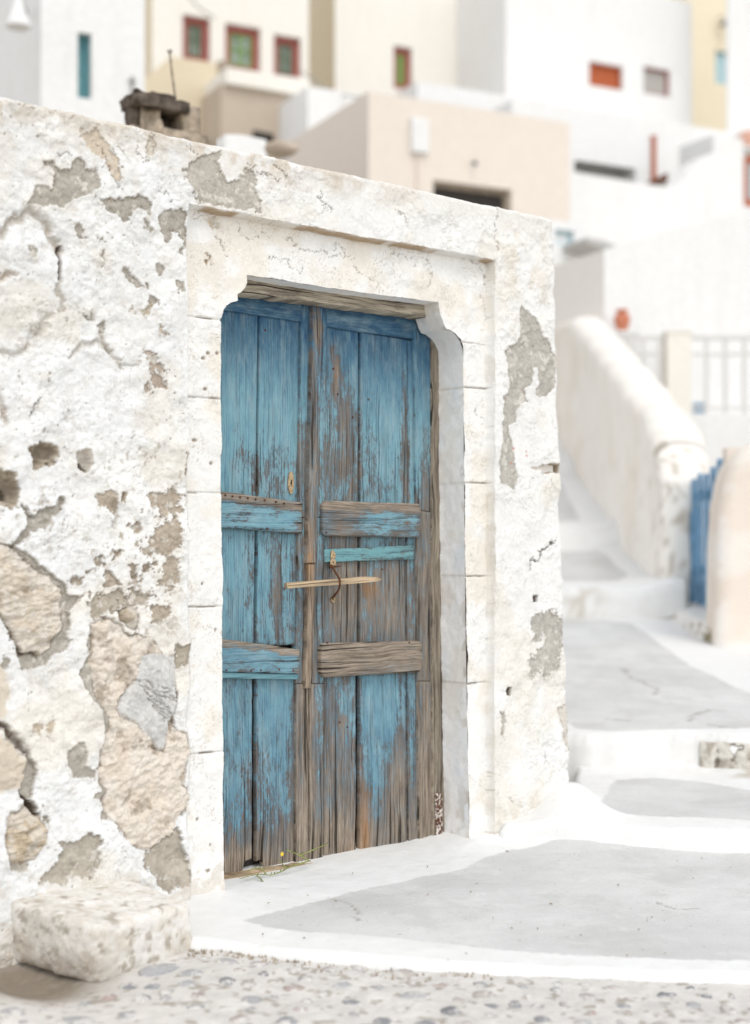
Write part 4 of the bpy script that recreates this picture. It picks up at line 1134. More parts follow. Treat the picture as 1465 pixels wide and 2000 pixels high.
    run = np.concatenate([[0], np.cumsum(np.linalg.norm(np.diff(path, axis=0), axis=1))])[:, None] + 0 * dn[None]
    rel = 0.006 * (fbm(run, DD * 0.2, 0.09, 4, 160) - 0.5) + 0.003 * (fbm(run, DD * 0.2, 0.02, 3, 161) - 0.5)
    rel = rel * sstep(0, 0.15, DD)
    # ragged lip where the stone meets the door post
    rel += 0.010 * sstep(0.82, 1.0, DD) * (fbm(run, run * 0, 0.05, 4, 162) - 0.45)
    PS = PS + nrm[:, None, 0] * rel; PZ = PZ + nrm[:, None, 1] * rel
    Dp = SUR + 0.0 - 0.003 * (DD > 0) - 0.139 * DD
    back = 0.06 * (DD >= 0.999)
    RP = W(PS, PZ, Dp)
    RC = np.broadcast_to(np.array([0.87, 0.86, 0.845]), RP.shape).copy()
    RC = lerp(RC, np.array([0.78, 0.72, 0.64]), (0.5 * sstep(0.5, 0.7, fbm(run, DD * 0.2, 0.13, 5, 163)))[..., None])
    RC = lerp(RC, np.array([0.70, 0.76, 0.82]), (0.4 * sstep(0.55, 0.7, fbm(run, DD * 0.2, 0.2, 4, 164)))[..., None])
    RC = lerp(RC, np.array([0.52, 0.46, 0.38]), (0.6 * sstep(0.60, 0.70, fbm(run, DD * 0.2, 0.05, 4, 165)) * sstep(0.3, 0.0, DD))[..., None])
    RC = lerp(RC, np.array([0.50, 0.44, 0.36]), (0.55 * sstep(CH - 0.85, CH - 1.1, PZ) * sstep(0.4, 0.6, fbm(run, DD * 0.2, 0.06, 4, 166)))[..., None])
    for zj in jr[1:]:
        g = np.exp(-((PZ - zj) / 0.0035) ** 2) * (PS > 0.5)
        RC = lerp(RC, np.array([0.40, 0.33, 0.25]), (0.6 * g)[..., None]); RP = RP
    half = len(path) // 2
    rlab = np.ones(len(path), int)
    top_l, top_r = jl[0], jr[0]
    for i, p in enumerate(path):
        if p[0] < 0.3:
            for k, zj in enumerate(jl):
                if p[1] < zj: rlab[i] = 2 + k
        else:
            for k, zj in enumerate(jr):
                if p[1] < zj: rlab[i] = 10 + k
    RP_t = np.transpose(RP, (1, 0, 2)); RC_t = np.transpose(RC, (1, 0, 2))
    for code in [1] + list(range(2, 7)) + list(range(10, 15)):
        nm = 'lintel_stone' if code == 1 else 'jamb_stone'
        o = grid_mesh(nm, P, (lab == code) & ~hole, M['lime_stone'], HOUSE, True, None, C)
        k = np.broadcast_to((rlab[:-1] == code)[None], (len(dn) - 1, len(path) - 1))
        if k.any():
            r = grid_mesh('reveal', RP_t, k, M['lime_stone'], HOUSE, True, None, RC_t)
            r.parent = o; ORG[r.name] = ORG[HOUSE.name]
    return op
OPEN = build_wall()

# the rest of the house: top, back and the run of wall out of the picture
mb = MB()
mb.box(W(-5.5, CH - 1.5, 0.0), W(-1.715, CH - 1.5, 0.0) - W(-5.5, CH - 1.5, 0.0), W(0, 0, -0.35) - W(0, 0, 0), (0, 0, ZTOP - CH + 1.5 - 0.004))
mesh = mb.build('wall_run', M['white_old'], HOUSE)
mb = MB()
z1 = ZTOP - 0.012
mb.box(W(-1.71, z1 - 0.12, -0.018), W(1.63, 0, 0) - W(-1.71, 0, 0), W(0, 0, -3.2) - W(0, 0, 0), (0, 0, 0.118))
mb.build('roof', M['tan'], HOUSE)
mb = MB()
zb_ = CH - 1.45
mb.box(W(1.60, zb_, -0.025), W(0.09, 0, 0) - W(0, 0, 0), W(0, 0, -3.2) - W(0, 0, 0), (0, 0, z1 - zb_ - 0.125))
mb.box(W(-1.7, zb_, -3.1), W(3.3, 0, 0) - W(0, 0, 0), W(0, 0, -0.12) - W(0, 0, 0), (0, 0, z1 - zb_ - 0.125))
mb.box(W(-1.8, zb_, -0.36), W(0.09, 0, 0) - W(0, 0, 0), W(0, 0, -2.9) - W(0, 0, 0), (0, 0, z1 - zb_ - 0.125))
mb.build('side_wall', M['white_old'], HOUSE)
# masonry behind the stone surround, closing the gap round the door
mb = MB()
for s0, s1, za, zb in ((-1.7, -0.01, zb_, z1 - 0.13), (1.155, 1.59, zb_, z1 - 0.13)):
    mb.box(W(s0, za, -0.188), W(s1 - s0, 0, 0) - W(0, 0, 0), W(0, 0, -0.17) - W(0, 0, 0), (0, 0, zb - za))
zl = CH + 0.985
mb.box(W(-0.008, zl, -0.188), W(1.161, 0, 0) - W(0, 0, 0), W(0, 0, -0.17) - W(0, 0, 0), (0, 0, z1 - 0.13 - zl))
mb.build('inner_masonry', M['rock'], HOUSE)

# ================================================================== THE BLUE DOOR
DOOR = empty('door', (*(WO + WD * 0.55 - WN * 0.2), CH - 1.12), 'weathered blue double door of old planks in the stone surround', 'door')
WEAR = [  # px, py, rx, ry, amount
    (672, 830, 34, 170, 0.42), (655, 720, 12, 60, 0.35), (640, 900, 10, 90, 0.2), (668, 1150, 40, 120, 0.60), (760, 1180, 50, 110, 0.50), (745, 930, 60, 60, 0.12),
    (790, 850, 10, 160, 0.35), (832, 960, 12, 120, 0.28), (834, 1250, 20, 260, 0.34), (590, 880, 12, 90, 0.28), (592, 1010, 14, 50, 0.1), (580, 1080, 12, 60, 0.25),
    (605, 1250, 12, 330, 0.45), (614, 820, 10, 250, 0.35), (590, 1480, 18, 230, 0.42), (660, 1480, 40, 170, 0.30), (700, 1640, 120, 70, 0.30), (640, 1650, 60, 60, 0.3), (520, 1690, 90, 40, 0.3), (622, 640, 10, 60, 0.6),
    (772, 1560, 22, 90, 0.35), (470, 1700, 40, 40, 0.6), (540, 1150, 14, 120, 0.30), (520, 930, 40, 60, 0.18), (470, 880, 30, 80, 0.10), (780, 1480, 14, 160, 0.25), (830, 1560, 22, 160, 0.4), (748, 1380, 40, 60, -0.35), (545, 1390, 40, 80, -0.1)]
RUSTS = [(605, 1090, 6, 40, 0.6), (720, 1150, 20, 30, 0.55), (712, 1620, 9, 80, 0.8), (690, 1690, 20, 30, 0.5), (568, 930, 10, 30, 0.6), (652, 715, 8, 30, 0.3)]
def field(lst, X, Y):
    t = 0
    for x, y, rx, ry, a in lst:
        t = t + a * np.exp(-((X - x) / rx) ** 2 - ((Y - y) / ry) ** 2)
    return t

def board(name, px4, d, thick, mat='wood', vertical=True, wear=0.0, teal=0.0, ch=0.0, round_=0.004, cell=0.008, jag=0.0, jag_end=0.0, flat_wear=None, parent=None, seed=None, cup=0.0, end_cut=None, rusty=0.0, top_wear=0.0, notch=None):
    """A board given by its four corners (TL, TR, BR, BL) seen in the photo on the plane d; ch cuts the corners."""
    seed = seed if seed is not None else random.randint(0, 9999)
    TL, TR, BR, BL = [wall_sz(x, y, d) for x, y in px4]
    pTL, pTR, pBR, pBL = [np.array(p, float) for p in px4]
    wid = 0.5 * (np.linalg.norm(TR - TL) + np.linalg.norm(BR - BL)); hei = 0.5 * (np.linalg.norm(BL - TL) + np.linalg.norm(BR - TR))
    nu = int(np.clip(wid / (cell if vertical else cell * 1.6), 4, 90)); nv = int(np.clip(hei / (cell * 1.6 if vertical else cell), 4, 150))
    r = min(round_, wid * 0.3, hei * 0.3)
    u = np.concatenate([[0, 0, 0.3 * r / wid], np.linspace(r / wid, 1 - r / wid, nu), [1 - 0.3 * r / wid, 1, 1]])
    v = np.concatenate([[0, 0, 0.3 * r / hei], np.linspace(r / hei, 1 - r / hei, nv), [1 - 0.3 * r / hei, 1, 1]])
    U, V = np.meshgrid(u, v)
    if ch:
        cu = ch / wid; cv = ch / hei
        e = np.maximum(np.clip(1 - V / cv, 0, 1), np.clip(1 - (1 - V) / cv, 0, 1))
        U = 0.5 + (U - 0.5) * (1 - 2 * cu * e)
    a = lambda A, B, Cc, Dd: (A * ((1 - U) * (1 - V))[..., None] + B * (U * (1 - V))[..., None] + Cc * (U * V)[..., None] + Dd * ((1 - U) * V)[..., None])
    SZ = a(TL, TR, BR, BL); PX = a(pTL, pTR, pBR, pBL)
    Sg, Zg = SZ[..., 0].copy(), SZ[..., 1].copy()
    along = Zg if vertical else Sg
    across = Sg if vertical else Zg
    if jag:
        w = fbm(along, along * 0 + seed, 0.06, 5, seed) - 0.5
        edge = np.minimum(U, 1 - U) if vertical else np.minimum(V, 1 - V)
        sgn = np.where((U if vertical else V) < 0.5, 1.0, -1.0)
        sh = jag * (fbm(along, along * 0 + 9 * sgn, 0.05, 5, seed) - 0.35) * sgn * np.clip(1 - edge * 4, 0, 1)
        if vertical: Sg += sh
        else: Zg -= sh
    if jag_end:
        en = jag_end * (fbm(across, across * 0, 0.018, 4, seed + 3)) * np.clip((V if vertical else U) * 6 - 5, 0, 1)
        if vertical: Zg += en
    D = np.full(U.shape, d, float)
    du = np.minimum(U, 1 - U) * wid; dv = np.minimum(V, 1 - V) * hei
    dd = np.minimum(du, dv)
    t = np.clip(1 - dd / r, 0, 1)
    D -= r * 0.8 * (1 - np.sqrt(np.clip(1 - t * t, 0, 1)))
    g = fbm(across, along * 0.05, 0.008, 3, seed + 5)
    D += 0.0016 * (g - 0.5) * (dd > r * 0.5) + 0.003 * (fbm(across, along * 0.3, 0.08, 3, seed + 6) - 0.5)
    if cup: D += cup * (1 - (2 * (U if vertical else V) - 1) ** 2)
    outer = np.zeros(U.shape, bool); outer[0] = outer[-1] = True; outer[:, 0] = outer[:, -1] = True
    D = np.where(outer, d - thick, D)
    if flat_wear is None:
        y = PX[..., 1]
        wv = np.interp(y, [560, 700, 900, 1050, 1250, 1450, 1600, 1720], [0.06, 0.14, 0.30, 0.36, 0.38, 0.42, 0.50, 0.76]) + field(WEAR, PX[..., 0], y) + wear
    else:
        wv = np.full(U.shape, float(flat_wear))
    if top_wear: wv = wv + top_wear * sstep(0.34, 0.16, V + 0.2 * (fbm(along, across, 0.05, 3, seed + 8) - 0.5))
    wv = wv + 0.12 * np.clip(1 - dd / 0.010, 0, 1)
    if notch:
        Zg += notch[2] * np.clip((V - 0.9) * 14, 0, 1) * sstep(notch[0] - 0.06, notch[0] + 0.02, U) * sstep(notch[1] + 0.06, notch[1] - 0.02, U)
    rv = np.clip(field(RUSTS, PX[..., 0], PX[..., 1]) + rusty, 0, 1)
    uv = np.stack([across + seed * 0.37, along + seed * 0.11], -1)
    keep = np.ones((U.shape[0] - 1, U.shape[1] - 1), bool)
    return grid_mesh(name, W(Sg, Zg, D), keep, M[mat], parent or DOOR, True, {'wear': wv.clip(0, 1.5), 'rust': rv, 'teal': np.full(U.shape, teal), 'bare': np.clip((wv - 0.95) * 3, 0, 1), 'shade_fade': np.interp(PX[..., 1] - 0.17 * (PX[..., 0] - 430), [560, 610, 680, 800, 1000, 1400, 1700], [0.10, 0.16, 0.42, 0.86, 0.80, 0.62, 0.55])}, None, 0, uv, flip=True)  # top band carries the lintel's soft shadow in the paint colour

DP, DS, DR, DC = -0.214, -0.199, -0.180, -0.176       # planks, stiles, raised rails, cover strip
# --- left leaf
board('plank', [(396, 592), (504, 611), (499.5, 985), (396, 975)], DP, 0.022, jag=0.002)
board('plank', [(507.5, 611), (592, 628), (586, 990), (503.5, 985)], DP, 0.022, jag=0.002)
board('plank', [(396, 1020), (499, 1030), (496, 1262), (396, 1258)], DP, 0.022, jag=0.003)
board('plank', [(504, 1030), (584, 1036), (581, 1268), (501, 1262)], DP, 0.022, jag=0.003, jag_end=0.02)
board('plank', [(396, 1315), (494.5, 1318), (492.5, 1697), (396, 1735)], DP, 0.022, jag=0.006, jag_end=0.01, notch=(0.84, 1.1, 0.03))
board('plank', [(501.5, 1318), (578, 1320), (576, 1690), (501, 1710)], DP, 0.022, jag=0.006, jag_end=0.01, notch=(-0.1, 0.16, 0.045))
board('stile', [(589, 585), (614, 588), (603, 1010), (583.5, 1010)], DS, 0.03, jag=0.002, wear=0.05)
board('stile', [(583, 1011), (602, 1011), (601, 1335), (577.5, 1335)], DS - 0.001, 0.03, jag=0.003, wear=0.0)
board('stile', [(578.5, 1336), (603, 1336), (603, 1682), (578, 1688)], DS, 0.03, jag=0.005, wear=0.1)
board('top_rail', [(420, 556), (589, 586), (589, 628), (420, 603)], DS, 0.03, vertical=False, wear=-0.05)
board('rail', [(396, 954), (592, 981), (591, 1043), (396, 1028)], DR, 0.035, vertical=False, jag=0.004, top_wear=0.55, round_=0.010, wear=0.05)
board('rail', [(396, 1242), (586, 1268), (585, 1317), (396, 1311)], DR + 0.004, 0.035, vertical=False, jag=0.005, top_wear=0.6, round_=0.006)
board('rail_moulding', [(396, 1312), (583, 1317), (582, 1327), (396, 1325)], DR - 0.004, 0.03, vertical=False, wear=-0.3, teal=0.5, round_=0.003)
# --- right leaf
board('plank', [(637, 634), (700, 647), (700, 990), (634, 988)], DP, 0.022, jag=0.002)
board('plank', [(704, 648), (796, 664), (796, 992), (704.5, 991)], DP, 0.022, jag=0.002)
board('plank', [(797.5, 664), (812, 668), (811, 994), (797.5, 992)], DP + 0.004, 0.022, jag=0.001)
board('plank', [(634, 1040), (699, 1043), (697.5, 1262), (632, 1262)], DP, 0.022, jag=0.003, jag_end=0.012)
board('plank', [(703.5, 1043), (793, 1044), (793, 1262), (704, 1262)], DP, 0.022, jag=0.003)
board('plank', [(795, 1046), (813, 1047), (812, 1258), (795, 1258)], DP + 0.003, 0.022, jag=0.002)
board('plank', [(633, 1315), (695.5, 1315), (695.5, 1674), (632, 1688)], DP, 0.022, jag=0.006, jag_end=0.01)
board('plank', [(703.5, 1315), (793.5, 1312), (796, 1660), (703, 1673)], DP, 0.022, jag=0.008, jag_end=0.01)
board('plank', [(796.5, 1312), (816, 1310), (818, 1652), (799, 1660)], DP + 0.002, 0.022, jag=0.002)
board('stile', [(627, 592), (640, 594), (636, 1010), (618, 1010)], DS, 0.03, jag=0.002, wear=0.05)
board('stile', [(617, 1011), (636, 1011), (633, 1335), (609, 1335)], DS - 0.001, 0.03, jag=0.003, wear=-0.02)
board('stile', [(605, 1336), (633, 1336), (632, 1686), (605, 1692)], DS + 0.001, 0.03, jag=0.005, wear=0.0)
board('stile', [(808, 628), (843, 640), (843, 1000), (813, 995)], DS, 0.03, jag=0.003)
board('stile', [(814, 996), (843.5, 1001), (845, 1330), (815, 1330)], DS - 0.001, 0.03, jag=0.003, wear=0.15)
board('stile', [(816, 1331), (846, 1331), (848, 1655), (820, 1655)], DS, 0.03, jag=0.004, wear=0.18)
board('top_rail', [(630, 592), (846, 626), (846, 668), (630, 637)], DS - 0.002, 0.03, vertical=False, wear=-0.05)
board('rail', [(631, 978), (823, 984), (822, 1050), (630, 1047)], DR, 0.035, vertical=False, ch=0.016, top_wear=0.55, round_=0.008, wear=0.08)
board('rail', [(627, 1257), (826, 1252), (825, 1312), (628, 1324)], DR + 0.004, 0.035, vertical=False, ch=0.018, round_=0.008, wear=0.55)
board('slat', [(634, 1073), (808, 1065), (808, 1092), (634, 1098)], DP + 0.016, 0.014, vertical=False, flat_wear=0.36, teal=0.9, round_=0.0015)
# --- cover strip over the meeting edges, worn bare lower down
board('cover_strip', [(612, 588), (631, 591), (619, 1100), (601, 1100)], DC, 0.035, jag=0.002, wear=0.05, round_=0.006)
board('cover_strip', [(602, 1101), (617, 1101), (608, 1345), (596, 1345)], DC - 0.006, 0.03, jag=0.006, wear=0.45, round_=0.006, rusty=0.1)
board('cap_block', [(609, 584), (633, 587), (632, 594), (609, 591)], DC + 0.006, 0.03, vertical=False, flat_wear=1.2, mat='bare_wood')
# --- added dark sheet: the room's darkness seen through the gaps
mb = MB()
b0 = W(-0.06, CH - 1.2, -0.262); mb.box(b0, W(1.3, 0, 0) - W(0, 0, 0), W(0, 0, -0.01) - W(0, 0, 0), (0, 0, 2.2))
mb.build('dark_backing', M['dark'], DOOR)
# --- frame: post, beam, threshold strips
board('frame_post', [(844, 640), (872, 655), (880, 1655), (847, 1660)], -0.186, 0.06, 'bare_wood', flat_wear=1.3, jag=0.004, round_=0.008)
board('frame_beam', [(452, 541), (856, 598), (852, 622), (452, 571)], -0.125, 0.10, 'beam_wood', vertical=False, flat_wear=1.3, jag=0.008, round_=0.007)
board('frame_beam', [(455, 570), (850, 620), (850, 640), (455, 590)], -0.225, 0.04, 'bare_wood', vertical=False, flat_wear=1.3)
board('threshold', [(410, 1716), (700, 1672), (700, 1682), (410, 1727)], -0.150, 0.05, 'pale_wood', vertical=False, flat_wear=1.4, jag=0.004, round_=0.003)
board('threshold', [(690, 1672), (800, 1655), (800, 1664), (690, 1684)], -0.148, 0.05, 'pale_wood', vertical=False, flat_wear=1.4, jag=0.004, round_=0.003)
board('threshold', [(780, 1655), (880, 1637), (880, 1645), (780, 1664)], -0.158, 0.05, 'bare_wood', vertical=False, flat_wear=1.4, jag=0.004, round_=0.003, rusty=0.15)

# --- keyhole plate
def wp(px, py, d):
    s, z = wall_sz(px, py, d)
    return W(s, z, d)
def wall_disc(mb, px, py, d, rs, rz, thick=0.004, n=18, hole=0.0, outline=None):
    s, z = wall_sz(px, py, d)
    V, Fc = [], []
    rings = [(1.0, -thick), (1.0, 0.0), (max(hole, 0.75), 0.0012), (hole, 0.0008), (hole, -thick)] if hole else [(1.0, -thick), (1.0, 0.0), (0.6, 0.0016), (0.02, 0.002)]
    for f, dz in rings:
        for k in range(n):
            w = 2 * math.pi * k / n
            rr = outline(w) if outline else 1.0
            V.append(W(s + rs * f * rr * math.cos(w), z + rz * f * rr * math.sin(w), d + dz))
    for i in range(len(rings) - 1):
        Fc += [(i * n + k, i * n + (k + 1) % n, (i + 1) * n + (k + 1) % n, (i + 1) * n + k) for k in range(n)]
    mb.add(V, Fc)
mb = MB()
wall_disc(mb, 569, 943, DP + 0.006, 0.020, 0.040, 0.006, 24, 0.30, lambda w: 0.62 + 0.38 * abs(math.sin(w)) ** 1.5 + 0.07 * math.cos(4 * w))
kp_ = mb.build('keyhole_plate', M['brass'], DOOR, smooth=True, sharp=40)
mb = MB(); wall_disc(mb, 569, 945, DP + 0.0035, 0.010, 0.016, 0.002)
mb.build('keyhole', M['dark'], kp_)
# --- hasp plate with hook
mb = MB()
wall_disc(mb, 651, 1084, DP + 0.022, 0.014, 0.020, 0.005, 20, 0.22, lambda w: 0.85 + 0.15 * math.cos(3 * w + 0.5))
wall_disc(mb, 651, 1099, DP + 0.021, 0.014, 0.020, 0.005, 20, 0.25, lambda w: 0.9 + 0.1 * math.cos(2 * w))
hasp = mb.build('hasp_plate', M['brass'], DOOR, smooth=True, sharp=40)
hk = [(648, 1104, 0.024), (652, 1112, 0.040), (658, 1122, 0.056), (663, 1131, 0.066), (664, 1142, 0.066), (662, 1151, 0.058), (656, 1160, 0.042), (650, 1167, 0.024), (649, 1168, 0.012)]
pts = [wp(x, y, DP + e) for x, y, e in hk]
def smooth_path(p, k=4):
    p = [np.array(x) for x in p]; out = []
    for i in range(len(p) - 1):
        a, b, c, d = p[max(i - 1, 0)], p[i], p[i + 1], p[min(i + 2, len(p) - 1)]
        for t in np.linspace(0, 1, k, endpoint=False):
            out.append(0.5 * (2 * b + (c - a) * t + (2 * a - 5 * b + 4 * c - d) * t * t + (3 * b - a - 3 * c + d) * t ** 3))
    return out + [p[-1]]
mb = MB(); sp = smooth_path(pts); mb.tube(sp, [0.0042] * len(sp), 8)
mb.tube([wp(644, 1107, DP + 0.03), wp(666, 1106, DP + 0.03)], [0.006, 0.002], 6)
mb.build('hook', M['rust'], hasp, smooth=True)
mb = MB(); wall_disc(mb, 651, 1171, DP + 0.008, 0.010, 0.012, 0.006, 16, 0.35)
mb.build('hook_staple', M['brass'], DOOR, smooth=True, sharp=40)
# --- rusty strap with flaked white paint by the lower hinge
def flaky():
    m, nt, b = new_mat('flaking_white_on_rust')
    v = obj_vec(nt)
    n = noise(nt, v, 90, 4, 0.6)
    nt.links.new(ramp(nt, n, [(0.50, (0.11, 0.05, 0.03)), (0.56, (0.62, 0.57, 0.52))]), b.inputs['Base Color'])
    bump(nt, n, b, 0.6, 0.003)
    return m
mb = MB()
a = wp(851, 1548, -0.180); b_ = wp(864, 1550, -0.180); e = wp(852, 1640, -0.180)
mb.box(a, b_ - a, W(0, 0, -0.006) - W(0, 0, 0), e - a)
mb.build('hinge_strap', flaky(), DOOR, bevel=0.0015)
# --- nails along the left rails
mb_pts = [(441, 967), (455, 969), (470, 971), (485, 973), (500, 975), (518, 977), (540, 980), (556, 983), (443, 1309), (491, 1310), (510, 1309), (546, 1308), (573, 1309), (523, 1032), (664, 1411), (679, 1420), (747, 1112), (638, 1040), (640, 1255), (800, 1255)]
TOPN = [(505, 588), (527, 597), (547, 611), (519, 645), (652, 720), (720, 780), (660, 770), (628, 812), (627, 900), (690, 815), (556, 1150), (590, 1170)]
for i, (x, y) in enumerate(mb_pts):
    mb = MB(); wall_disc(mb, x, y, DR + 0.0055, 0.0036, 0.0036, 0.004, 8)
    mb.build('nail', M['rust'], DOOR, smooth=True)
for x, y in TOPN:
    mb = MB(); wall_disc(mb, x, y, DP + 0.0025, 0.0035, 0.0045, 0.004, 8)
    mb.build('nail', M['rust'], DOOR, smooth=True)

# ================================================================== THE STICK THROUGH THE HOOK
mb = MB()
A, B = np.array(wp(558, 1144, DP + 0.075)), np.array(wp(742, 1130, DP + 0.040))
ax = (B - A); ln = np.linalg.norm(ax); ax /= ln
nrm3 = np.array([WN[0], WN[1], 0.0]); upv = np.cross(nrm3, ax); upv /= np.linalg.norm(upv)
if upv[2] < 0: upv = -upv
rows = []
for t, hh, off in ((0, 0.0095, 0), (0.02, 0.011, 0), (0.3, 0.0105, 0.0005), (0.6, 0.0112, 0.0), (0.8, 0.0115, 0.001), (0.93, 0.009, -0.001), (1.0, 0.003, -0.004)):
    c = A + ax * ln * t + upv * off
    th = 0.010
    rows.append([c + upv * hh + nrm3 * th * 0.7, c + upv * hh * 0.2 + nrm3 * th, c - upv * hh + nrm3 * th * 0.8, c - upv * hh - nrm3 * th, c + upv * hh - nrm3 * th])
V = [p for r in rows for p in r]; n = 5
Fc = [(i * n + k, i * n + (k + 1) % n, (i + 1) * n + (k + 1) % n, (i + 1) * n + k) for i in range(len(rows) - 1) for k in range(n)] + [tuple(range(n))[::-1], tuple(range(len(V) - n, len(V)))]
uvs = np.array([(k * 0.012, ti * 0.06) for ti in range(len(rows)) for k in range(n)])
stk = mesh_obj('stick', np.array(V), Fc, M['pale_wood'], None, False, {'wear': [1.4] * len(V), 'rust': [0.0] * len(V), 'teal': [0.0] * len(V), 'bare': [1.0] * len(V), 'shade_fade': [0.5] * len(V)}, None, uvs)
bm = bmesh.new(); bm.from_mesh(stk.data); bmesh.ops.recalc_face_normals(bm, faces=bm.faces); bm.to_mesh(stk.data); bm.free()
tag(stk, 'pale whittled stick pushed through the iron hook to bar the blue door', 'stick')

# ================================================================== STONE BLOCK AT THE WALL'S FOOT
def stone_block():
    root = empty('stone_block', (*(WO - WD * 0.55 + WN * 0.17), CH - 1.24), 'worn whitewashed stone block standing against the wall foot beside the landing', 'block')
    nu, nv, nw = 56, 44, 26
    s0, s1, d0, d1, z0, z1 = -0.80, -0.360, -0.03, 0.365, CH - 1.262, CH - 1.058
    def face(f, a, b):
        U, V = np.meshgrid(np.linspace(-1, 1, a), np.linspace(-1, 1, b))
        return U, V, f(U, V)
    faces = [face(lambda u, v: (u, v, np.ones_like(u)), nu, nv), face(lambda u, v: (u, np.ones_like(u), v), nu, nw), face(lambda u, v: (-np.ones_like(u), u, v), nv, nw), face(lambda u, v: (np.ones_like(u), u, v), nv, nw)]
    allP, allF, allC, base = [], [], [], 0
    for U, V, (x, y, z) in faces:
        # superellipsoid rounding
        p = 13.0
        nn = (np.abs(x) ** p + np.abs(y) ** p + np.abs(z) ** p) ** (1 / p)
        nrm_ = np.stack([x, y, z], -1) / nn[..., None]
        s = (s0 + s1) / 2 + (s1 - s0) / 2 * nrm_[..., 0]; d = (d0 + d1) / 2 + (d1 - d0) / 2 * nrm_[..., 1]; zz = (z0 + z1) / 2 + (z1 - z0) / 2 * nrm_[..., 2]
        # plan: the end towards the viewer is skewed, the top falls a little to the front, the foot draws in
        tt = (d - d0) / (d1 - d0)
        s = s + 0.07 * tt * sstep(-0.35, -0.78, s); d = d + 0.055 * tt * sstep(-0.36, -0.76, s)
        zz = zz - 0.016 * tt * sstep(-1, 1, nrm_[..., 2])
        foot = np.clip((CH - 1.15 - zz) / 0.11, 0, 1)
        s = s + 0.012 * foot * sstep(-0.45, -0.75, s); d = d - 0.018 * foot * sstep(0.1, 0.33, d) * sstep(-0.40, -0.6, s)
        q1 = fbm3(s, d, zz, 0.12, 4, 201) - 0.5; q2 = fbm3(s, d, zz, 0.03, 4, 202, 0.6) - 0.5
        off = 0.016 * q1 + 0.014 * q2 + 0.006 * (fbm3(s, d, zz, 0.012, 3, 208) - 0.5)
        nx, ny, nz2 = np.clip(nrm_[..., 0] ** 5, -1, 1), np.clip(nrm_[..., 1] ** 5, -1, 1), np.clip(nrm_[..., 2] ** 5, -1, 1)
        P = W(s + off * nx, zz + off * nz2, d + off * ny)
        c = np.broadcast_to(np.array([0.78, 0.755, 0.71]), P.shape).copy()
        c = lerp(c, np.array([0.55, 0.48, 0.385]), (0.6 * sstep(0.46, 0.66, fbm3(s, d, zz, 0.06, 6, 203, 0.7)) * sstep(1.02, 0.6, nrm_[..., 2]))[..., None])
        c = lerp(c, np.array([0.36, 0.31, 0.25]), (0.8 * sstep(0.57, 0.66, fbm3(s, d, zz, 0.035, 5, 204, 0.65)))[..., None])
        c = lerp(c, np.array([0.62, 0.55, 0.46]), (0.5 * sstep(0.52, 0.66, fbm(s, d, 0.04, 5, 205, 0.65)) * sstep(0.8, 0.95, nrm_[..., 2]))[..., None])
        endf = sstep(-0.70, -0.75, s - 0.07 * tt); c = lerp(c, np.array([0.50, 0.455, 0.39]), (0.4 * endf * sstep(0.36, 0.6, fbm3(s, d, zz, 0.05, 5, 206, 0.65)))[..., None])
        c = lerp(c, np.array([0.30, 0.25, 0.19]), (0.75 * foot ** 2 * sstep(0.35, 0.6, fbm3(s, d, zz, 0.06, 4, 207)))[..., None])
        a, b = U.shape
        idx = np.arange(a * b).reshape(a, b) + base
        allP.append(P.reshape(-1, 3)); allC.append(c.reshape(-1, 3)); base += a * b
        allF.append(np.stack([idx[:-1, :-1], idx[:-1, 1:], idx[1:, 1:], idx[1:, :-1]], -1).reshape(-1, 4))
    V, Fq, Cc = np.concatenate(allP), np.concatenate(allF), np.concatenate(allC)
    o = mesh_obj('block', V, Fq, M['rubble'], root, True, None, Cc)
    bm = bmesh.new(); bm.from_mesh(o.data)
    bmesh.ops.remove_doubles(bm, verts=bm.verts, dist=0.0006)
    bmesh.ops.recalc_face_normals(bm, faces=bm.faces)
    bm.to_mesh(o.data); bm.free()
stone_block()

# crumbs of earth where the kerb meets the street
def crumbs():
    mb = MB()
    for k in range(170):
        t = RNG.uniform(0, 1) ** 1.6
        x = lerp(-0.57, 0.35, t); y = np.interp(x, kp[:, 0], kp[:, 1]) - abs(RNG.normal(0, 0.035)) - 0.006
        r = RNG.uniform(0.002, 0.007)
        z = float(street_z(np.array([x]), np.array([y]))[0]) + r * 0.6
        a = RNG.uniform(0, 6.28)
        V = [(x + r * math.cos(a + i * 2.1) * RNG.uniform(.7, 1.2), y + r * math.sin(a + i * 2.1) * RNG.uniform(.7, 1.2), z - r * 0.8) for i in range(3)] + [(x + RNG.uniform(-.3, .3) * r, y, z + r)]
        mb.add(V, [(0, 2, 1), (0, 1, 3), (1, 2, 3), (2, 0, 3)])
    tag(mb.build('crumbs', M['rock']), 'brown crumbs of earth and grit along the kerb foot', kind='stuff')
crumbs()

def debris():
    mb = MB()
    for k in range(70):
        x, y = RNG.uniform(-0.4, 1.5), RNG.uniform(4.2, 5.8)
        d = (x - WO[0]) * WN[0] + (y - WO[1]) * WN[1]
        if d < 0.04 or (x < 0.9 and RNG.uniform() < 0.3): continue
        z = pz(L_PL, x, y) + 0.006; r = RNG.uniform(0.002, 0.0055); a = RNG.uniform(0, 6.28)
        V = [(x + r * math.cos(a + i * 1.57) * (1.6 if i % 2 else 0.6), y + r * math.sin(a + i * 1.57) * (1.6 if i % 2 else 0.6), z + RNG.uniform(-.003, .003)) for i in range(4)] + [(x, y, z + r * 0.8)]
        mb.add(V, [(0, 1, 4), (1, 2, 4), (2, 3, 4), (3, 0, 4), (3, 2, 1, 0)])
    tag(mb.build('crumbs', M['rock']), 'specks of dry leaf and grit scattered on the landing', kind='stuff')
debris()

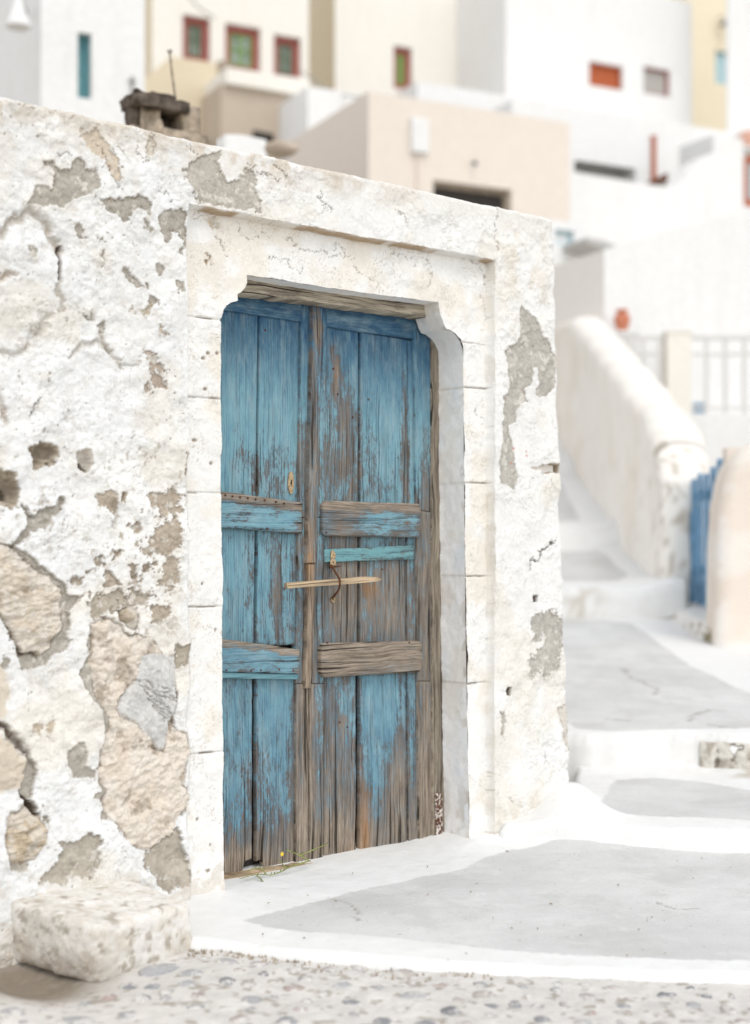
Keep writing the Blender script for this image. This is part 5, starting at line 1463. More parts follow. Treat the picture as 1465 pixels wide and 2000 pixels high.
# ================================================================== WEED ON THE THRESHOLD
def weed():
    root = empty('weed', tuple(wp(520, 1706, -0.10)), 'straggly green weed with a tiny yellow flower on the door threshold', 'weed')
    stems = [[(606, 1682, -0.10), (580, 1668, -0.10), (560, 1660, -0.11)], [(602, 1682, -0.09), (570, 1692, -0.08), (535, 1708, -0.08), (500, 1708, -0.09), (470, 1716, -0.08)], [(585, 1672, -0.10), (600, 1665, -0.1), (640, 1648, -0.12)], [(520, 1706, -0.08), (505, 1695, -0.09), (483, 1702, -0.09)], [(500, 1707, -0.08), (515, 1722, -0.05)], [(560, 1696, -0.08), (545, 1680, -0.10)]]
    for st in stems:
        mb = MB(); p = smooth_path([wp(*q) for q in st]); mb.tube(p, np.linspace(0.0026, 0.0013, len(p)), 6)
        mb.build('stem', M['stem'], root, smooth=True)
    lm = MB()
    rr = random.Random(4)
    for st in stems:
        p = smooth_path([wp(*q) for q in st], 6)
        for c in p[1:]:
            for _ in range(2):
                a = np.array([rr.uniform(-1, 1), rr.uniform(-1, 1), rr.uniform(-.3, 1)]); a /= np.linalg.norm(a)
                b = np.cross(a, [0.3, 0.5, 0.8]); b /= np.linalg.norm(b)
                L = rr.uniform(0.006, 0.016)
                lm.add([c, c + a * L * .5 + b * L * .16, c + a * L, c + a * L * .5 - b * L * .16], [(0, 1, 2, 3)])
    lm.build('leaves', M['leaf'], root)
    fm = MB(); c = np.array(wp(551, 1668, -0.09))
    for k in range(6):
        w = k * math.pi / 3
        a = np.array([math.cos(w) * WD[0], math.cos(w) * WD[1], math.sin(w)]); b = np.array([-math.sin(w) * WD[0], -math.sin(w) * WD[1], math.cos(w)])
        fm.add([c, c + a * .005 + b * .003, c + a * .010, c + a * .005 - b * .003], [(0, 1, 2, 3)])
    fm.build('flower', M['petal'], root)
weed()

# ================================================================== ALONG THE LANE
def parapet():
    root = empty('parapet_wall', (2.55, 12.0, CH - 0.6), 'worn white parapet wall sloping down beside the stepped lane', 'wall')
    ys_k = [11.92, 11.95, 12.0, 12.12, 12.35, 12.73, 13.94, 15.2, 17.6, 19.5, 21]
    zt_k = [0.66, 0.74, 0.82, 0.93, 1.06, 1.23, 1.66, 2.08, 2.84, 3.05, 3.1]
    Yg = np.unique(np.concatenate([np.arange(11.92, 21, 0.05), ys_k]))
    x0, x1 = 2.33, 2.765
    nA = 46
    ang = np.linspace(0, 1, nA)
    P = np.zeros((len(Yg), nA, 3)); 
    for i, y in enumerate(Yg):
        zt = np.interp(y, ys_k, zt_k); zb = -1.0
        R = (x1 - x0) / 2
        prof = []
        k = 0
        for a in ang:
            if a < 0.55: prof.append((x0, lerp(zb, zt - R * 0.8, a / 0.55)))
            elif a < 0.85:
                w = (a - 0.55) / 0.30 * math.pi
                cw_ = math.cos(w); prof.append((x0 + R - R * math.copysign(abs(cw_) ** 0.8, cw_), zt - R * 0.8 + R * 0.8 * abs(math.sin(w)) ** 0.8))
            else:
                zz_ = lerp(zt - R * 0.8, zb, (a - 0.85) / 0.15)
                prof.append((x1 - (x1 - 2.555) * float(sstep(0.58, 0.36, zz_)) * float(sstep(12.7, 12.15, y)), zz_))
        P[i, :, 0] = [p[0] for p in prof]; P[i, :, 1] = y; P[i, :, 2] = [CH + p[1] for p in prof]
    # the end turned towards the viewer: the outline drawn together to a seam
    caps = []
    for f_, dy in ((0.0, -0.055), (0.25, -0.055), (0.5, -0.054), (0.7, -0.05), (0.85, -0.04), (0.95, -0.022)):
        row = P[0].copy(); cx_ = (x0 + x1) / 2
        row[:, 0] = cx_ + (row[:, 0] - cx_) * f_; row[:, 2] = np.minimum(row[:, 2], P[0, :, 2].max() - (1 - f_) ** 0.7 * 0.24); row[:, 1] += dy
        caps.append(row)
    P = np.concatenate([np.array(caps), P]); Yg = P[:, 0, 1]
    n1 = fbm(P[..., 1] + P[..., 0], P[..., 2], 0.4, 4, 301) - 0.5; n2 = fbm(P[..., 1] + P[..., 0], P[..., 2], 0.07, 4, 302) - 0.5
    P[..., 0] += 0.05 * n1 * 1.0 + 0.014 * n2 - 0.05 * np.clip((CH - P[..., 2]) / 1.0, 0, 1) * (P[..., 0] < 2.5)
    P[..., 2] += 0.03 * n1 + 0.012 * n2
    C = np.broadcast_to(np.array([0.89, 0.855, 0.80]), P.shape).copy()
    q = fbm(P[..., 1] + P[..., 0], P[..., 2] * 0.6, 0.35, 5, 303)
    C = lerp(C, np.array([0.76, 0.68, 0.58]), (0.4 * sstep(0.5, 0.7, q))[..., None])
    q = fbm(P[..., 1] + P[..., 0], P[..., 2], 0.06, 4, 304)
    C = lerp(C, np.array([0.60, 0.54, 0.46]), (0.4 * sstep(0.66, 0.74, q))[..., None])
    C = lerp(C, np.array([0.80, 0.77, 0.725]), np.broadcast_to((0.7 * sstep(0.45, 0.8, ang))[None, :, None], P.shape[:2] + (1,)))  # cap toned down, face left paler: evens out the sun's contrast in colour
    q = fbm((P[..., 1] + P[..., 0]) * 2, P[..., 2], 0.05, 4, 305); k = sstep(0.62, 0.68, q) * sstep(12.5, 12.1, P[..., 1])
    C = lerp(C, np.array([0.46, 0.39, 0.30]), (0.7 * k)[..., None])
    grid_mesh('wall_body', P, np.ones((len(Yg) - 1, nA - 1), bool), M['plaster'], root, True, None, C, flip=True)
parapet()

def blue_gate():
    root = empty('gate', (2.60, 11.3, CH - 0.42), 'blue gate of narrow vertical boards beside the parapet wall end', 'gate')
    n = 12
    y0, y1 = 11.88, 10.55
    w = (y0 - y1) / n
    rr = random.Random(12)
    for i in range(n):
        ya = y0 - i * w; top = CH + lerp(0.60, 0.74, i / n) + rr.uniform(-0.03, 0.03); bot = CH + lerp(-0.40, -0.50, i / n)
        mb = MB()
        x = 2.565 + (0.022 if i % 2 else 0.0)
        mb.box((x, ya - w + 0.006, bot), (0.024, 0, 0), (0, w - 0.024, 0), (0, 0, top - bot))
        mb.build('board', M['blue_paint'], root, bevel=0.003)
    for z in (-0.18, 0.42):
        mb = MB(); mb.box((2.606, y1, CH + z), (0.03, 0, 0), (0, y0 - y1, 0), (0, 0, 0.08)); mb.build('gate_rail', M['blue_paint'], root)
    mb = MB(); mb.box((2.55, y0 + 0.004, CH - 0.45), (0.07, 0, 0), (0, 0.05, 0), (0, 0, 1.05)); mb.build('gate_post', M['blue_paint'], root, bevel=0.004)
blue_gate()

def pier():
    root = empty('gate_pier', (2.75, 10.2, CH - 0.75), 'pinkish beige plastered pier with rounded top beside the blue gate', 'wall')
    nx, nzv = 44, 80
    U, V = np.meshgrid(np.linspace(0, 1, nx), np.linspace(0, 1, nzv))
    zb, zt = -0.95, 0.80
    z = lerp(zb, zt, V)
    xl = np.interp(z, [-0.95, -0.65, 0.0, 0.30, 0.5, 0.62, 0.72, 0.78, 0.80], [2.38, 2.385, 2.395, 2.41, 2.445, 2.49, 2.56, 2.68, 2.85])
    th = U * math.pi * 0.5
    # plan: a rounded corner turning from the lane side to the front
    rcn = 0.10
    uu = U * 3
    px = np.where(uu < 1, xl, np.where(uu < 2, xl + rcn * (1 - np.cos((uu - 1) * math.pi / 2)), xl + rcn + (uu - 2) * 1.6))
    py = np.where(uu < 1, 10.55 - (0.35 - rcn) * uu, np.where(uu < 2, 10.55 - (0.35 - rcn) - rcn * np.sin((uu - 1) * math.pi / 2), 10.20))
    P = np.stack([px, py, CH + z], -1)
    n = fbm(px + py, z, 0.4, 4, 311) - 0.5
    P[..., 1] += 0.03 * n; P[..., 0] += 0.02 * n
    C = lerp(np.array([0.76, 0.67, 0.585]), np.array([0.80, 0.745, 0.675]), sstep(0.35, 0.65, fbm(px + py, z, 0.25, 5, 312))[..., None])
    C = lerp(C, np.array([0.82, 0.80, 0.77]), (0.8 * sstep(0.07, 0.0, z + 0.66))[..., None])
    C = lerp(C, np.array([0.86, 0.83, 0.79]), (0.7 * np.exp(-((uu - 1.5) / 0.35) ** 2) * sstep(0.45, 0.6, fbm(px, z, 0.12, 4, 313)))[..., None])
    grid_mesh('pier_face', P, np.ones((nzv - 1, nx - 1), bool), M['lime_stone'], root, True, None, C)
    mb = MB(); mb.box((2.5, 10.4, CH - 0.95), (2.0, 0, 0), (0, 0.12, 0), (0, 0, 1.70)); mb.build('pier_core', M['pink_cream'], root)
pier()

def plinth():
    root = empty('rubble_sill', (2.45, 11.2, CH - 0.62), 'low lumpy whitewashed rubble sill under the blue gate', 'sill')
    A = np.linspace(0, 1, 90); Bq = np.linspace(0, 1, 26)
    U, V = np.meshgrid(A, Bq)
    y = lerp(12.0, 10.35, U)
    xf = lerp(2.30, 2.36, U); topz = lerp(-0.40, -0.475, U); botz = lerp(-0.70, -0.85, U)
    a = V
    x = np.where(a < 0.5, xf, xf + 0.30 * (a - 0.5) * 2); z = np.where(a < 0.5, lerp(botz, topz, a * 2), topz)
    r = np.exp(-((a - 0.5) / 0.14) ** 2); x = x + 0.03 * r; z = z - 0.025 * r
    n = fbm(y, z * 2 + x, 0.18, 4, 321) - 0.5; x = x + 0.09 * n; z = z + 0.05 * n
    P = np.stack([x, y, CH + z], -1)
    C = np.broadcast_to(np.array([0.82, 0.80, 0.765]), P.shape).copy()
    C = lerp(C, np.array([0.38, 0.31, 0.21]), (0.8 * sstep(0.55, 0.66, fbm(y, z * 2 + x, 0.1, 4, 322)) * (a < 0.45))[..., None])
    C = lerp(C, np.array([0.26, 0.22, 0.12]), (0.9 * sstep(10.62, 10.5, y) * (a < 0.4))[..., None])
    grid_mesh('sill_body', P, np.ones((25, 89), bool), M['rubble'], root, True, None, C, flip=True)
plinth()

# ================================================================== HOUSES UP THE HILL
RD = np.array([2.0, 1.0]) / math.sqrt(5)       # direction of the faces turned to the sun
LD = np.array([-1.0, 2.0]) / math.sqrt(5)      # direction of the faces turned away

class Face:
    """A vertical plane through a photo column at distance Y; pixels on it give (a along it, z)."""
    def __init__(s, px, Y, dirv=RD, out=None):
        s.o = np.array([(px - CX) / F * Y, Y]); s.d = dirv
        s.n = np.array([dirv[1], -dirv[0]]) if out is None else out
    def a(s, px):
        u = (px - CX) / F
        return (u * s.o[1] - s.o[0]) / (s.d[0] - u * s.d[1])
    def az(s, px, py):
        a = s.a(px)
        return a, CH + (HZ - py) / F * (s.o[1] + s.d[1] * a)
    def p(s, a, z, out=0.0):
        q = s.o + s.d * a + s.n * out
        return np.array([q[0], q[1], z])

def face_wall(mb, f, a0, a1, z0, z1, holes, depth=0.18):
    """A wall sheet with rectangular openings that have real reveals."""
    As = sorted({a0, a1, *[h[0] for h in holes], *[h[1] for h in holes]}); Zs = sorted({z0, z1, *[h[2] for h in holes], *[h[3] for h in holes]})
    for aa, ab in zip(As[:-1], As[1:]):
        for za, zb in zip(Zs[:-1], Zs[1:]):
            ca, cz = (aa + ab) / 2, (za + zb) / 2
            if any(h[0] < ca < h[1] and h[2] < cz < h[3] for h in holes): continue
            mb.add([f.p(aa, za), f.p(ab, za), f.p(ab, zb), f.p(aa, zb)], [(0, 1, 2, 3)])
    for h in holes:
        q = [(h[0], h[2]), (h[1], h[2]), (h[1], h[3]), (h[0], h[3])]
        for (a, z), (b, w) in zip(q, q[1:] + q[:1]):
            mb.add([f.p(a, z), f.p(b, w), f.p(b, w, -depth), f.p(a, z, -depth)], [(0, 1, 2, 3)])

def add_window(root, f, h, style):
    a0, a1, z0, z1 = h
    w, t = a1 - a0, style.get('t', 0.07)
    dep = style.get('dep', -0.10)
    fr = MB()
    for (pa, pb, pz0, pz1) in ((a0, a0 + t, z0, z1), (a1 - t, a1, z0, z1), (a0 + t, a1 - t, z1 - t, z1), (a0 + t, a1 - t, z0, z0 + t)):
        o = f.p(pa + 0.002, pz0 + 0.002, dep)
        fr.box(o, np.append(f.d * (pb - pa - 0.004), 0), np.append(-f.n * 0.06, 0), (0, 0, pz1 - pz0 - 0.004))
    fo = fr.build('window' if not style.get('door') else 'doorway', M[style['frame']], root)
    ORG[fo.name] = ORG[root.name]
    kind = style.get('pane', 'glass')
    if style.get('split'):
        mid = (a0 + a1) / 2
        sash = MB()
        sw = style.get('sw', 0.03)
        for pa, pb in ((a0 + t, a0 + t + sw), (mid - sw * 0.7, mid + sw * 0.7), (a1 - t - sw, a1 - t)):
            sash.box(f.p(pa, z0 + t, dep - 0.02), np.append(f.d * (pb - pa), 0), np.append(-f.n * 0.035, 0), (0, 0, z1 - z0 - 2 * t))
        for zz in (z0 + t, lerp(z0, z1, 0.5) - 0.02, z1 - t - 0.05):
            sash.box(f.p(a0 + t, zz, dep - 0.023), np.append(f.d * (w - 2 * t), 0), np.append(-f.n * 0.03, 0), (0, 0, 0.035))
        so = sash.build('sash', M[style['split']], root)
        so.parent = fo; ORG[so.name] = ORG[root.name]
    pn = MB()
    pn.box(f.p(a0 + t * 0.5, z0 + t * 0.5, dep - 0.045), np.append(f.d * (w - t), 0), np.append(-f.n * 0.012, 0), (0, 0, z1 - z0 - t))
    po = pn.build(style.get('pname', 'pane'), M[kind], root)
    po.parent = fo; ORG[po.name] = ORG[root.name]
    return fo

def house(name, px, Y, top_py, right_px, left_px, mat, label, cat='house', windows=(), zb=-1.6, r=RD, l=LD, left_mat=None, left_len=None, group=None, depth=None, left_win=()):
    f = Face(px, Y, r)
    zt = CH + (HZ - top_py) / F * Y
    zb = CH + zb
    a1 = f.a(right_px)
    fl = Face(px, Y, l, out=np.array([-l[1], l[0]]))
    al = left_len if left_len is not None else fl.a(left_px)
    if depth: al = max(al, depth)
    root = empty(name, (*f.o, zb), label, cat, group)
    holes = []
    for w in windows:
        x0, x1, y0, y1 = w['r']
        ha, hz1 = f.az(x0, y0); _, hz0 = f.az(x0, y1); hb = f.a(x1)
        holes.append((ha, hb, hz0, hz1))
    mb = MB()
    face_wall(mb, f, 0, a1, zb, zt, holes)
    back = np.append(l * al, 0)
    A, B = f.p(0, zb), f.p(a1, zb)
    up = np.array([0, 0, zt - zb])
    mb.add([B, B + back, B + back + up, B + up], [(0, 1, 2, 3)])
    mb.add([B + back, A + back, A + back + up, B + back + up], [(0, 1, 2, 3)])
    mb.add([A + up, B + up, B + back + up, A + back + up], [(0, 1, 2, 3)])
    lw = MB()
    lh = []
    for w in left_win:
        x0, x1, y0, y1 = w['r']
        ha, hz1 = fl.az(x1, y0); _, hz0 = fl.az(x1, y1); hb = fl.a(x0)
        lh.append((min(ha, hb), max(ha, hb), hz0, hz1))
    face_wall(lw, fl, 0, al, zb, zt, lh)
    if left_mat is None:
        b = len(mb.v); mb.v += lw.v; mb.f += [tuple(b + i for i in q) for q in lw.f]
    mb.build('wall', M[mat], root)
    if left_mat is not None: lw.build('side_wall', M[left_mat], root)
    for w, h in zip(windows, holes): add_window(root, f, h, w)
    for w, h in zip(left_win, lh): add_window(root, fl, h, w)
    return root, f, zt

red = dict(frame='red_frame', pane='glass', t=0.13, sw=0.05)
# white house at the far left
hr, hf, _ = house('white_house', 80, 15.0, -260, 283, -60, 'white', 'tall white house with one slim teal window above the old wall', windows=[dict(r=(152, 179, 62, 190), frame='teal_paint', pane='teal_paint', t=0.03, dep=-0.08, pname='shutter')], left_len=5)
# cone shaped lamp on its shaded side
c = at(36, 54, 14.7)
lr = empty('wall_lamp', tuple(c), 'white cone shaped lamp hood on the tall white house', 'lamp')
mb = MB(); mb.lathe(c, [(0.0, 0.0), (0.118, 0.0), (0.125, 0.012), (0.10, 0.08), (0.065, 0.19), (0.028, 0.31), (0.004, 0.36)], 24); mb.build('hood', M['white'], lr, smooth=True, sharp=50)
mb = MB(); mb.tube([c + [0, 0, 0.33], c + [-0.02, 0.18, 0.36], c + [-0.05, 0.6, 0.36]], 0.014, 8); mb.build('bracket', M['grey_metal'], lr, smooth=True)
p0, p1 = np.array(hf.p(hf.a(257), 0, 0.03)), 0
pr = empty('drain_pipe', tuple(at(257, 190, 15.9)), 'thin grey pipe end on the tall white house wall', 'pipe')
a_, z_ = hf.az(257, 190); _, z2 = hf.az(257, 150)
mb = MB(); mb.tube([hf.p(a_, z_ - 0.6, 0.03), hf.p(a_, z2, 0.03)], 0.014, 8); mb.build('pipe', M['grey_metal'], pr)
mb = MB(); mb.box(hf.p(a_ - 0.03, z2 - 0.06, 0.05), np.append(hf.d * 0.06, 0), np.append(-hf.n * 0.05, 0), (0, 0, 0.02)); mb.build('clamp', M['grey_metal'], pr)

# cream house with three red framed windows
house('cream_house', 297, 27.0, -250, 603, 272, 'cream', 'cream house with a row of three red framed windows', windows=[
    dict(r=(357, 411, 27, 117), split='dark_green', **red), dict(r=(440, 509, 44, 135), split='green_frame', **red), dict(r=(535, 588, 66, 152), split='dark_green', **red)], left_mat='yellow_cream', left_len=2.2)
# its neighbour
house('cream_house', 654, 30.5, -300, 915, 596, 'cream', 'cream house with a single narrow red and green window', windows=[dict(r=(769, 805, 88, 172), split='green_frame', **red)], left_mat='tan', left_len=3.5)  # tan side wall holds the shade of the turned-away face in its colour

# terrace block below the red windows
def solid(name, label, cat, pts, Y, thick, mat, r=RD, pname='wall', smooth=False, bevel=0.0, ox=None, extra=None):
    """A wall or block whose front outline was measured in the photo on a plane at distance Y."""
    f = Face(ox if ox is not None else pts[0][0], Y, r)
    P = [f.p(*f.az(x, y)) for x, y in pts]
    zmin = min(p[2] for p in P)
    root = empty(name, tuple(np.array([np.mean([p[0] for p in P]), np.mean([p[1] for p in P]), zmin])), label, cat)
    mb = MB(); mb.prism(P, np.append(-f.n * thick, 0))
    mb.build(pname, M[mat], root, bevel=bevel)
    return root, f
rt_, _f = solid('terrace_wall', 'ochre terrace wall with a sloped top below the red windows', 'wall', [(276, 480), (276, 158), (300, 140), (333, 110), (345, 112), (428, 124), (428, 480)], 24.0, 2.2, 'tan')
mb = MB()
f = Face(276, 24.0)
rr = random.Random(3)
for k in range(14):
    a0, z0 = f.az(425, 480 - k * 26); a1 = f.a(446)
    wv_ = rr.uniform(0.8, 1.15)
    mb.box(f.p(a0, z0, 0.05 + rr.uniform(-.02, .03)), np.append(f.d * (a1 - a0) * wv_, 0), np.append(-f.n * 0.4, 0), (0, 0, 0.21))
mb.build('stone_edge', M['rock'], rt_, bevel=0.03)
rt2, _f = solid('terrace_wall', 'brown rubble terrace wall with a pale ledge under the cream house', 'wall', [(432, 480), (432, 162), (560, 186), (560, 480)], 23.6, 2.0, 'brown_wall')
f = Face(432, 23.6)
mb = MB(); q = [f.p(*f.az(x, y), 0.12) for x, y in [(438, 166), (438, 135), (600, 160), (600, 192)]]; mb.prism(q, np.append(-f.n * 1.9, 0)); mb.build('ledge', M['cream'], rt2)
mb = MB(); q = [f.p(*f.az(x, y), 0.012) for x, y in [(492, 275), (494, 254), (533, 262), (536, 278)]]; mb.prism(q, np.append(-f.n * 0.05, 0)); mb.build('opening_shade_sheet', M['dark'], rt2)  # dark sheet on the wall, painted for an opening's shade
# white stair block
house('white_stair_block', 601, 23.0, 168, 712, 556, 'white', 'white stair block with a sloping top between the brown wall and pink house', 'wall', left_len=1.5)
# rubble and a white slab low behind the old wall
def boulder(name, label, cat, px, py, Y, rx, rz, mat, seed):
    c = at(px, py, Y)
    bm = bmesh.new(); bmesh.ops.create_icosphere(bm, subdivisions=3, radius=1)
    for v in bm.verts:
        n_ = float(fbm(np.array([v.co.x * .7 + seed]), np.array([v.co.y * .7 + v.co.z * .9]), 0.8, 3, seed)[0])
        k = 0.75 + 0.5 * n_
        v.co = Vector((c[0] + v.co.x * rx * k, c[1] + v.co.y * rx * k, c[2] + v.co.z * rz * k))
    V = np.array([v.co[:] for v in bm.verts]); Fc = [tuple(v.index for v in fc.verts) for fc in bm.faces]; bm.free()
    o = mesh_obj(name, V, Fc, M[mat], None, True); tag(o, label, cat); return o
boulder('boulder', 'pale brown boulder beside the pink house behind the old wall', 'stone', 550, 292, 11.5, 0.15, 0.06, 'brown_wall', 5)
s_, _ = solid('white_slab', 'small white slab lying behind the old wall top', 'slab', [(438, 330), (438, 262), (470, 262), (522, 272), (522, 345)], 12.2, 0.5, 'white', bevel=0.02)

# chimney on the old house
def chimney():
    Y = 7.6
    root = empty('chimney', tuple(at(318, 300, Y)), 'squat rubble chimney with a dark stone slab cap on the old house', 'chimney')
    f = Face(254, Y, RD)
    def blk(x0, x1, y0, y1, d0, dep, mat, nm, bev=0.015, seed=1):
        a0, z1 = f.az(x0, y0); _, z0 = f.az(x0, y1); a1 = f.a(x1)
        mb = MB(); mb.box(f.p(a0, z0, d0), np.append(f.d * (a1 - a0), 0), np.append(-f.n * dep, 0), (0, 0, z1 - z0))
        o = mb.build(nm, M[mat], root)
        bm = bmesh.new(); bm.from_mesh(o.data)
        bmesh.ops.subdivide_edges(bm, edges=bm.edges, cuts=5, use_grid_fill=True)
        for v in bm.verts:
            n_ = [float(vnoise(np.array([v.co.x * 14 + seed * 3 + i * 7]), np.array([v.co.z * 14 + v.co.y * 11]), seed + i)[0]) - .5 for i in range(3)]
            v.co += Vector(n_) * bev * 2
        for _ in range(3 if nm.startswith('cap') else 1): bmesh.ops.smooth_vert(bm, verts=bm.verts, factor=0.5)
        bm.to_mesh(o.data); bm.free()
        o.data.polygons.foreach_set('use_smooth', [True] * len(o.data.polygons))
        return o
    blk(250, 366, 187, 207, 0.05, 0.20, 'dark_rock', 'cap_slab', 0.022, 2)
    blk(268, 300, 178, 190, 0.02, 0.16, 'dark_rock', 'cap_stone', 0.014, 3)
    blk(300, 345, 180, 192, 0.0, 0.14, 'dark_rock', 'cap_stone', 0.014, 4)
    blk(256, 272, 204, 262, 0.0, 0.09, 'dark_rock', 'post', 0.012, 5)
    blk(273, 316, 203, 262, 0.01, 0.12, 'rock', 'post', 0.016, 6)
    blk(352, 390, 206, 270, 0.0, 0.15, 'rock', 'post', 0.016, 7)
    blk(262, 388, 205, 262, -0.13, 0.05, 'dark_rock', 'back_stone', 0.01, 8)
    blk(254, 420, 243, 330, 0.015, 0.22, 'rock', 'base', 0.014, 9)
chimney()
ar = empty('antenna_rod', tuple(at(343, 190, 7.75)), 'thin rusty rod leaning above the squat chimney', 'rod')
mb = MB(); mb.tube([at(343, 196, 7.75), at(337, 150, 7.75), at(331, 98, 7.75)], 0.007, 6); mb.build('rod', M['rock'], ar)
mb = MB(); mb.tube([at(327, 101, 7.75), at(336, 99, 7.75)], 0.010, 6); mb.build('rod_tip', M['grey_metal'], ar)

# pink cream house
pk, pf, _ = house('pink_house', 720, 20.0, 178, 1113, 566, 'pink_cream', 'pinkish cream house with a dark sunken doorway behind the old wall', windows=[dict(r=(846, 999, 351, 520), frame='rock', pane='dark', t=0.06, dep=-0.12, pname='dark_pane')], depth=2.2)  # dark pane painted for the shade inside the doorway
a_, z_ = pf.az(800, 298); b_a = pf.a(833); _, z2 = pf.az(800, 230)
mr = empty('meter_box', tuple(pf.p(a_, z_)), 'white meter box on the pinkish cream house wall', 'meter box')
mb = MB(); mb.box(pf.p(a_, z_, 0.075), np.append(pf.d * (b_a - a_), 0), np.append(-pf.n * 0.073, 0), (0, 0, z2 - z_)); mb.build('case', M['white'], mr, bevel=0.008)
mb = MB(); mb.box(pf.p(a_ + 0.015, z_ + 0.02, 0.082), np.append(pf.d * (b_a - a_ - 0.03), 0), np.append(-pf.n * 0.006, 0), (0, 0, z2 - z_ - 0.04)); mb.build('lid', M['white'], mr)
mb = MB(); m_ = (a_ + b_a) / 2 - 0.02; mb.tube([pf.p(m_, z_ - 0.9, 0.02), pf.p(m_, z_, 0.02)], 0.016, 8); mb.build('conduit', M['pink_cream'], mr)
a_, z_ = pf.az(922, 322)
sr = empty('wall_light', tuple(pf.p(a_, z_)), 'small dark lamp above the sunken doorway', 'lamp')
mb = MB(); mb.lathe(pf.p(a_, z_ - 0.02, 0.09), [(0.0, 0), (0.032, 0), (0.03, 0.03), (0.012, 0.055)], 14); mb.build('shade', M['black_metal'], sr, smooth=True, sharp=40)
mb = MB(); mb.tube([pf.p(a_, z_ + 0.03, 0.09), pf.p(a_, z_ + 0.03, 0.002)], 0.010, 8); mb.build('arm', M['black_metal'], sr)

# white block house above
house('white_house', 988, 30.0, -72, 1352, 812, 'white', 'white block house with a rust red shutter and a curtained window', windows=[
    dict(r=(1151, 1217, 118, 166), frame='rust_paint', pane='rust_paint', t=0.04, dep=-0.09, pname='shutter'), dict(r=(1257, 1309, 128, 181), frame='red_frame', pane='curtain', t=0.045, dep=-0.07, pname='curtain')], depth=4)
# white terrace running in front of it
house('white_terrace', 815, 27.0, 158, 1480, 800, 'white', 'long low white terrace wall below the white block house', 'wall', depth=2.5)
# yellow house
yr, yf, _ = house('yellow_house', 1340, 36.0, -200, 1500, 1300, 'yellow', 'yellow house with a pale blue window beyond the white block', windows=[dict(r=(1397, 1432, 97, 162), frame='pale_blue', pane='pale_blue', t=0.05, dep=-0.06, pname='shutter')], depth=3)
a_, z_ = yf.az(1404, 48)
lr2 = empty('wall_light', tuple(yf.p(a_, z_)), 'dark lamp on a bracket on the yellow house', 'lamp')
mb = MB(); mb.lathe(yf.p(a_, z_ - 0.08, 0.2), [(0.0, 0), (0.14, 0), (0.12, 0.05), (0.03, 0.12)], 14); mb.build('shade', M['grey_metal'], lr2, smooth=True, sharp=40)
mb = MB(); mb.tube([yf.p(a_, z_ + 0.03, 0.2), yf.p(a_, z_ + 0.16, 0.12), yf.p(a_, z_ + 0.16, 0.0)], 0.02, 6); mb.build('arm', M['grey_metal'], lr2)
house('white_house', 1422, 31.0, -260, 1640, 1418, 'white', 'plain white house wall in front of the yellow house')

# the white jumble at the right: upper terrace with a shaded slot, stairs, posts
house('white_terrace', 1000, 24.0, 195, 1243, 996, 'white', 'white roof terrace with a long shaded slot beneath it', 'wall', windows=[dict(r=(1122, 1242, 312, 420), frame='white', pane='grey_wall', t=0.01, dep=-0.30, pname='shaded_wall')], depth=1.6)  # grey back of the slot is its shade put into the colour
house('white_house', 1243, 26.2, 252, 1420, 1240, 'white', 'white house wall with a thin rust red post', depth=1.2)
f = Face(1243, 26.2)
a_, z_ = f.az(1271, 362); b_a = f.a(1278); _, z2 = f.az(1271, 268)
rp = empty('rust_post', tuple(f.p(a_, z_)), 'thin rust red upright post against the white wall', 'post')
mb = MB(); mb.box(f.p(a_, z_ - 0.3, 0.06), np.append(f.d * (b_a - a_), 0), np.append(-f.n * 0.05, 0), (0, 0, z2 - z_ + 0.3)); mb.build('shaft', M['rust_paint'], rp, bevel=0.006)
mb = MB(); mb.box(f.p(a_ - 0.01, z2, 0.07), np.append(f.d * (b_a - a_ + 0.02), 0), np.append(-f.n * 0.07, 0), (0, 0, 0.02)); mb.build('cap', M['rust_paint'], rp)
house('white_house', 1393, 24.6, 262, 1452, 1350, 'white', 'white cube house at the head of the sloping stair wall', depth=0.9)
st, f = solid('stair_wall', 'smooth white stair wall curving up to the cube house', 'wall', [(1085, 640), (1085, 330), (1121, 336), (1241, 356), (1292, 364), (1311, 366), (1324, 357), (1336, 345), (1347, 328), (1362, 312), (1393, 297), (1452, 287), (1452, 640)], 22.4, 0.35, 'white')
rw = empty('stair_door', tuple(f.p(*f.az(1320, 366), -0.5)), 'dark rust doorway half hidden behind the curving stair wall', 'door')
q = [f.p(*f.az(x, y), -0.6) for x, y in [(1302, 346), (1350, 320), (1350, 372), (1302, 372)]]
mb = MB(); mb.prism(q[:2] + [f.p(*f.az(1350, 336), -0.6), f.p(*f.az(1300, 353), -0.6)], np.append(-f.n * 0.1, 0)); mb.build('door_leaf', M['dark_rust'], rw)
mb = MB(); q = [f.p(*f.az(x, y), -0.62) for x, y in [(1304, 352), (1350, 334), (1350, 390), (1304, 390)]]; mb.prism(q, np.append(-f.n * 0.1, 0)); mb.build('door_panel', M['curtain'], rw)
house('white_house', 1440, 29.0, 262, 1640, 1437, 'white', 'white house with a rust red window edge cut by the picture border', windows=[dict(r=(1453, 1520, 296, 402), frame='rust_paint', pane='pale_blue', t=0.16, dep=-0.05)], depth=2)
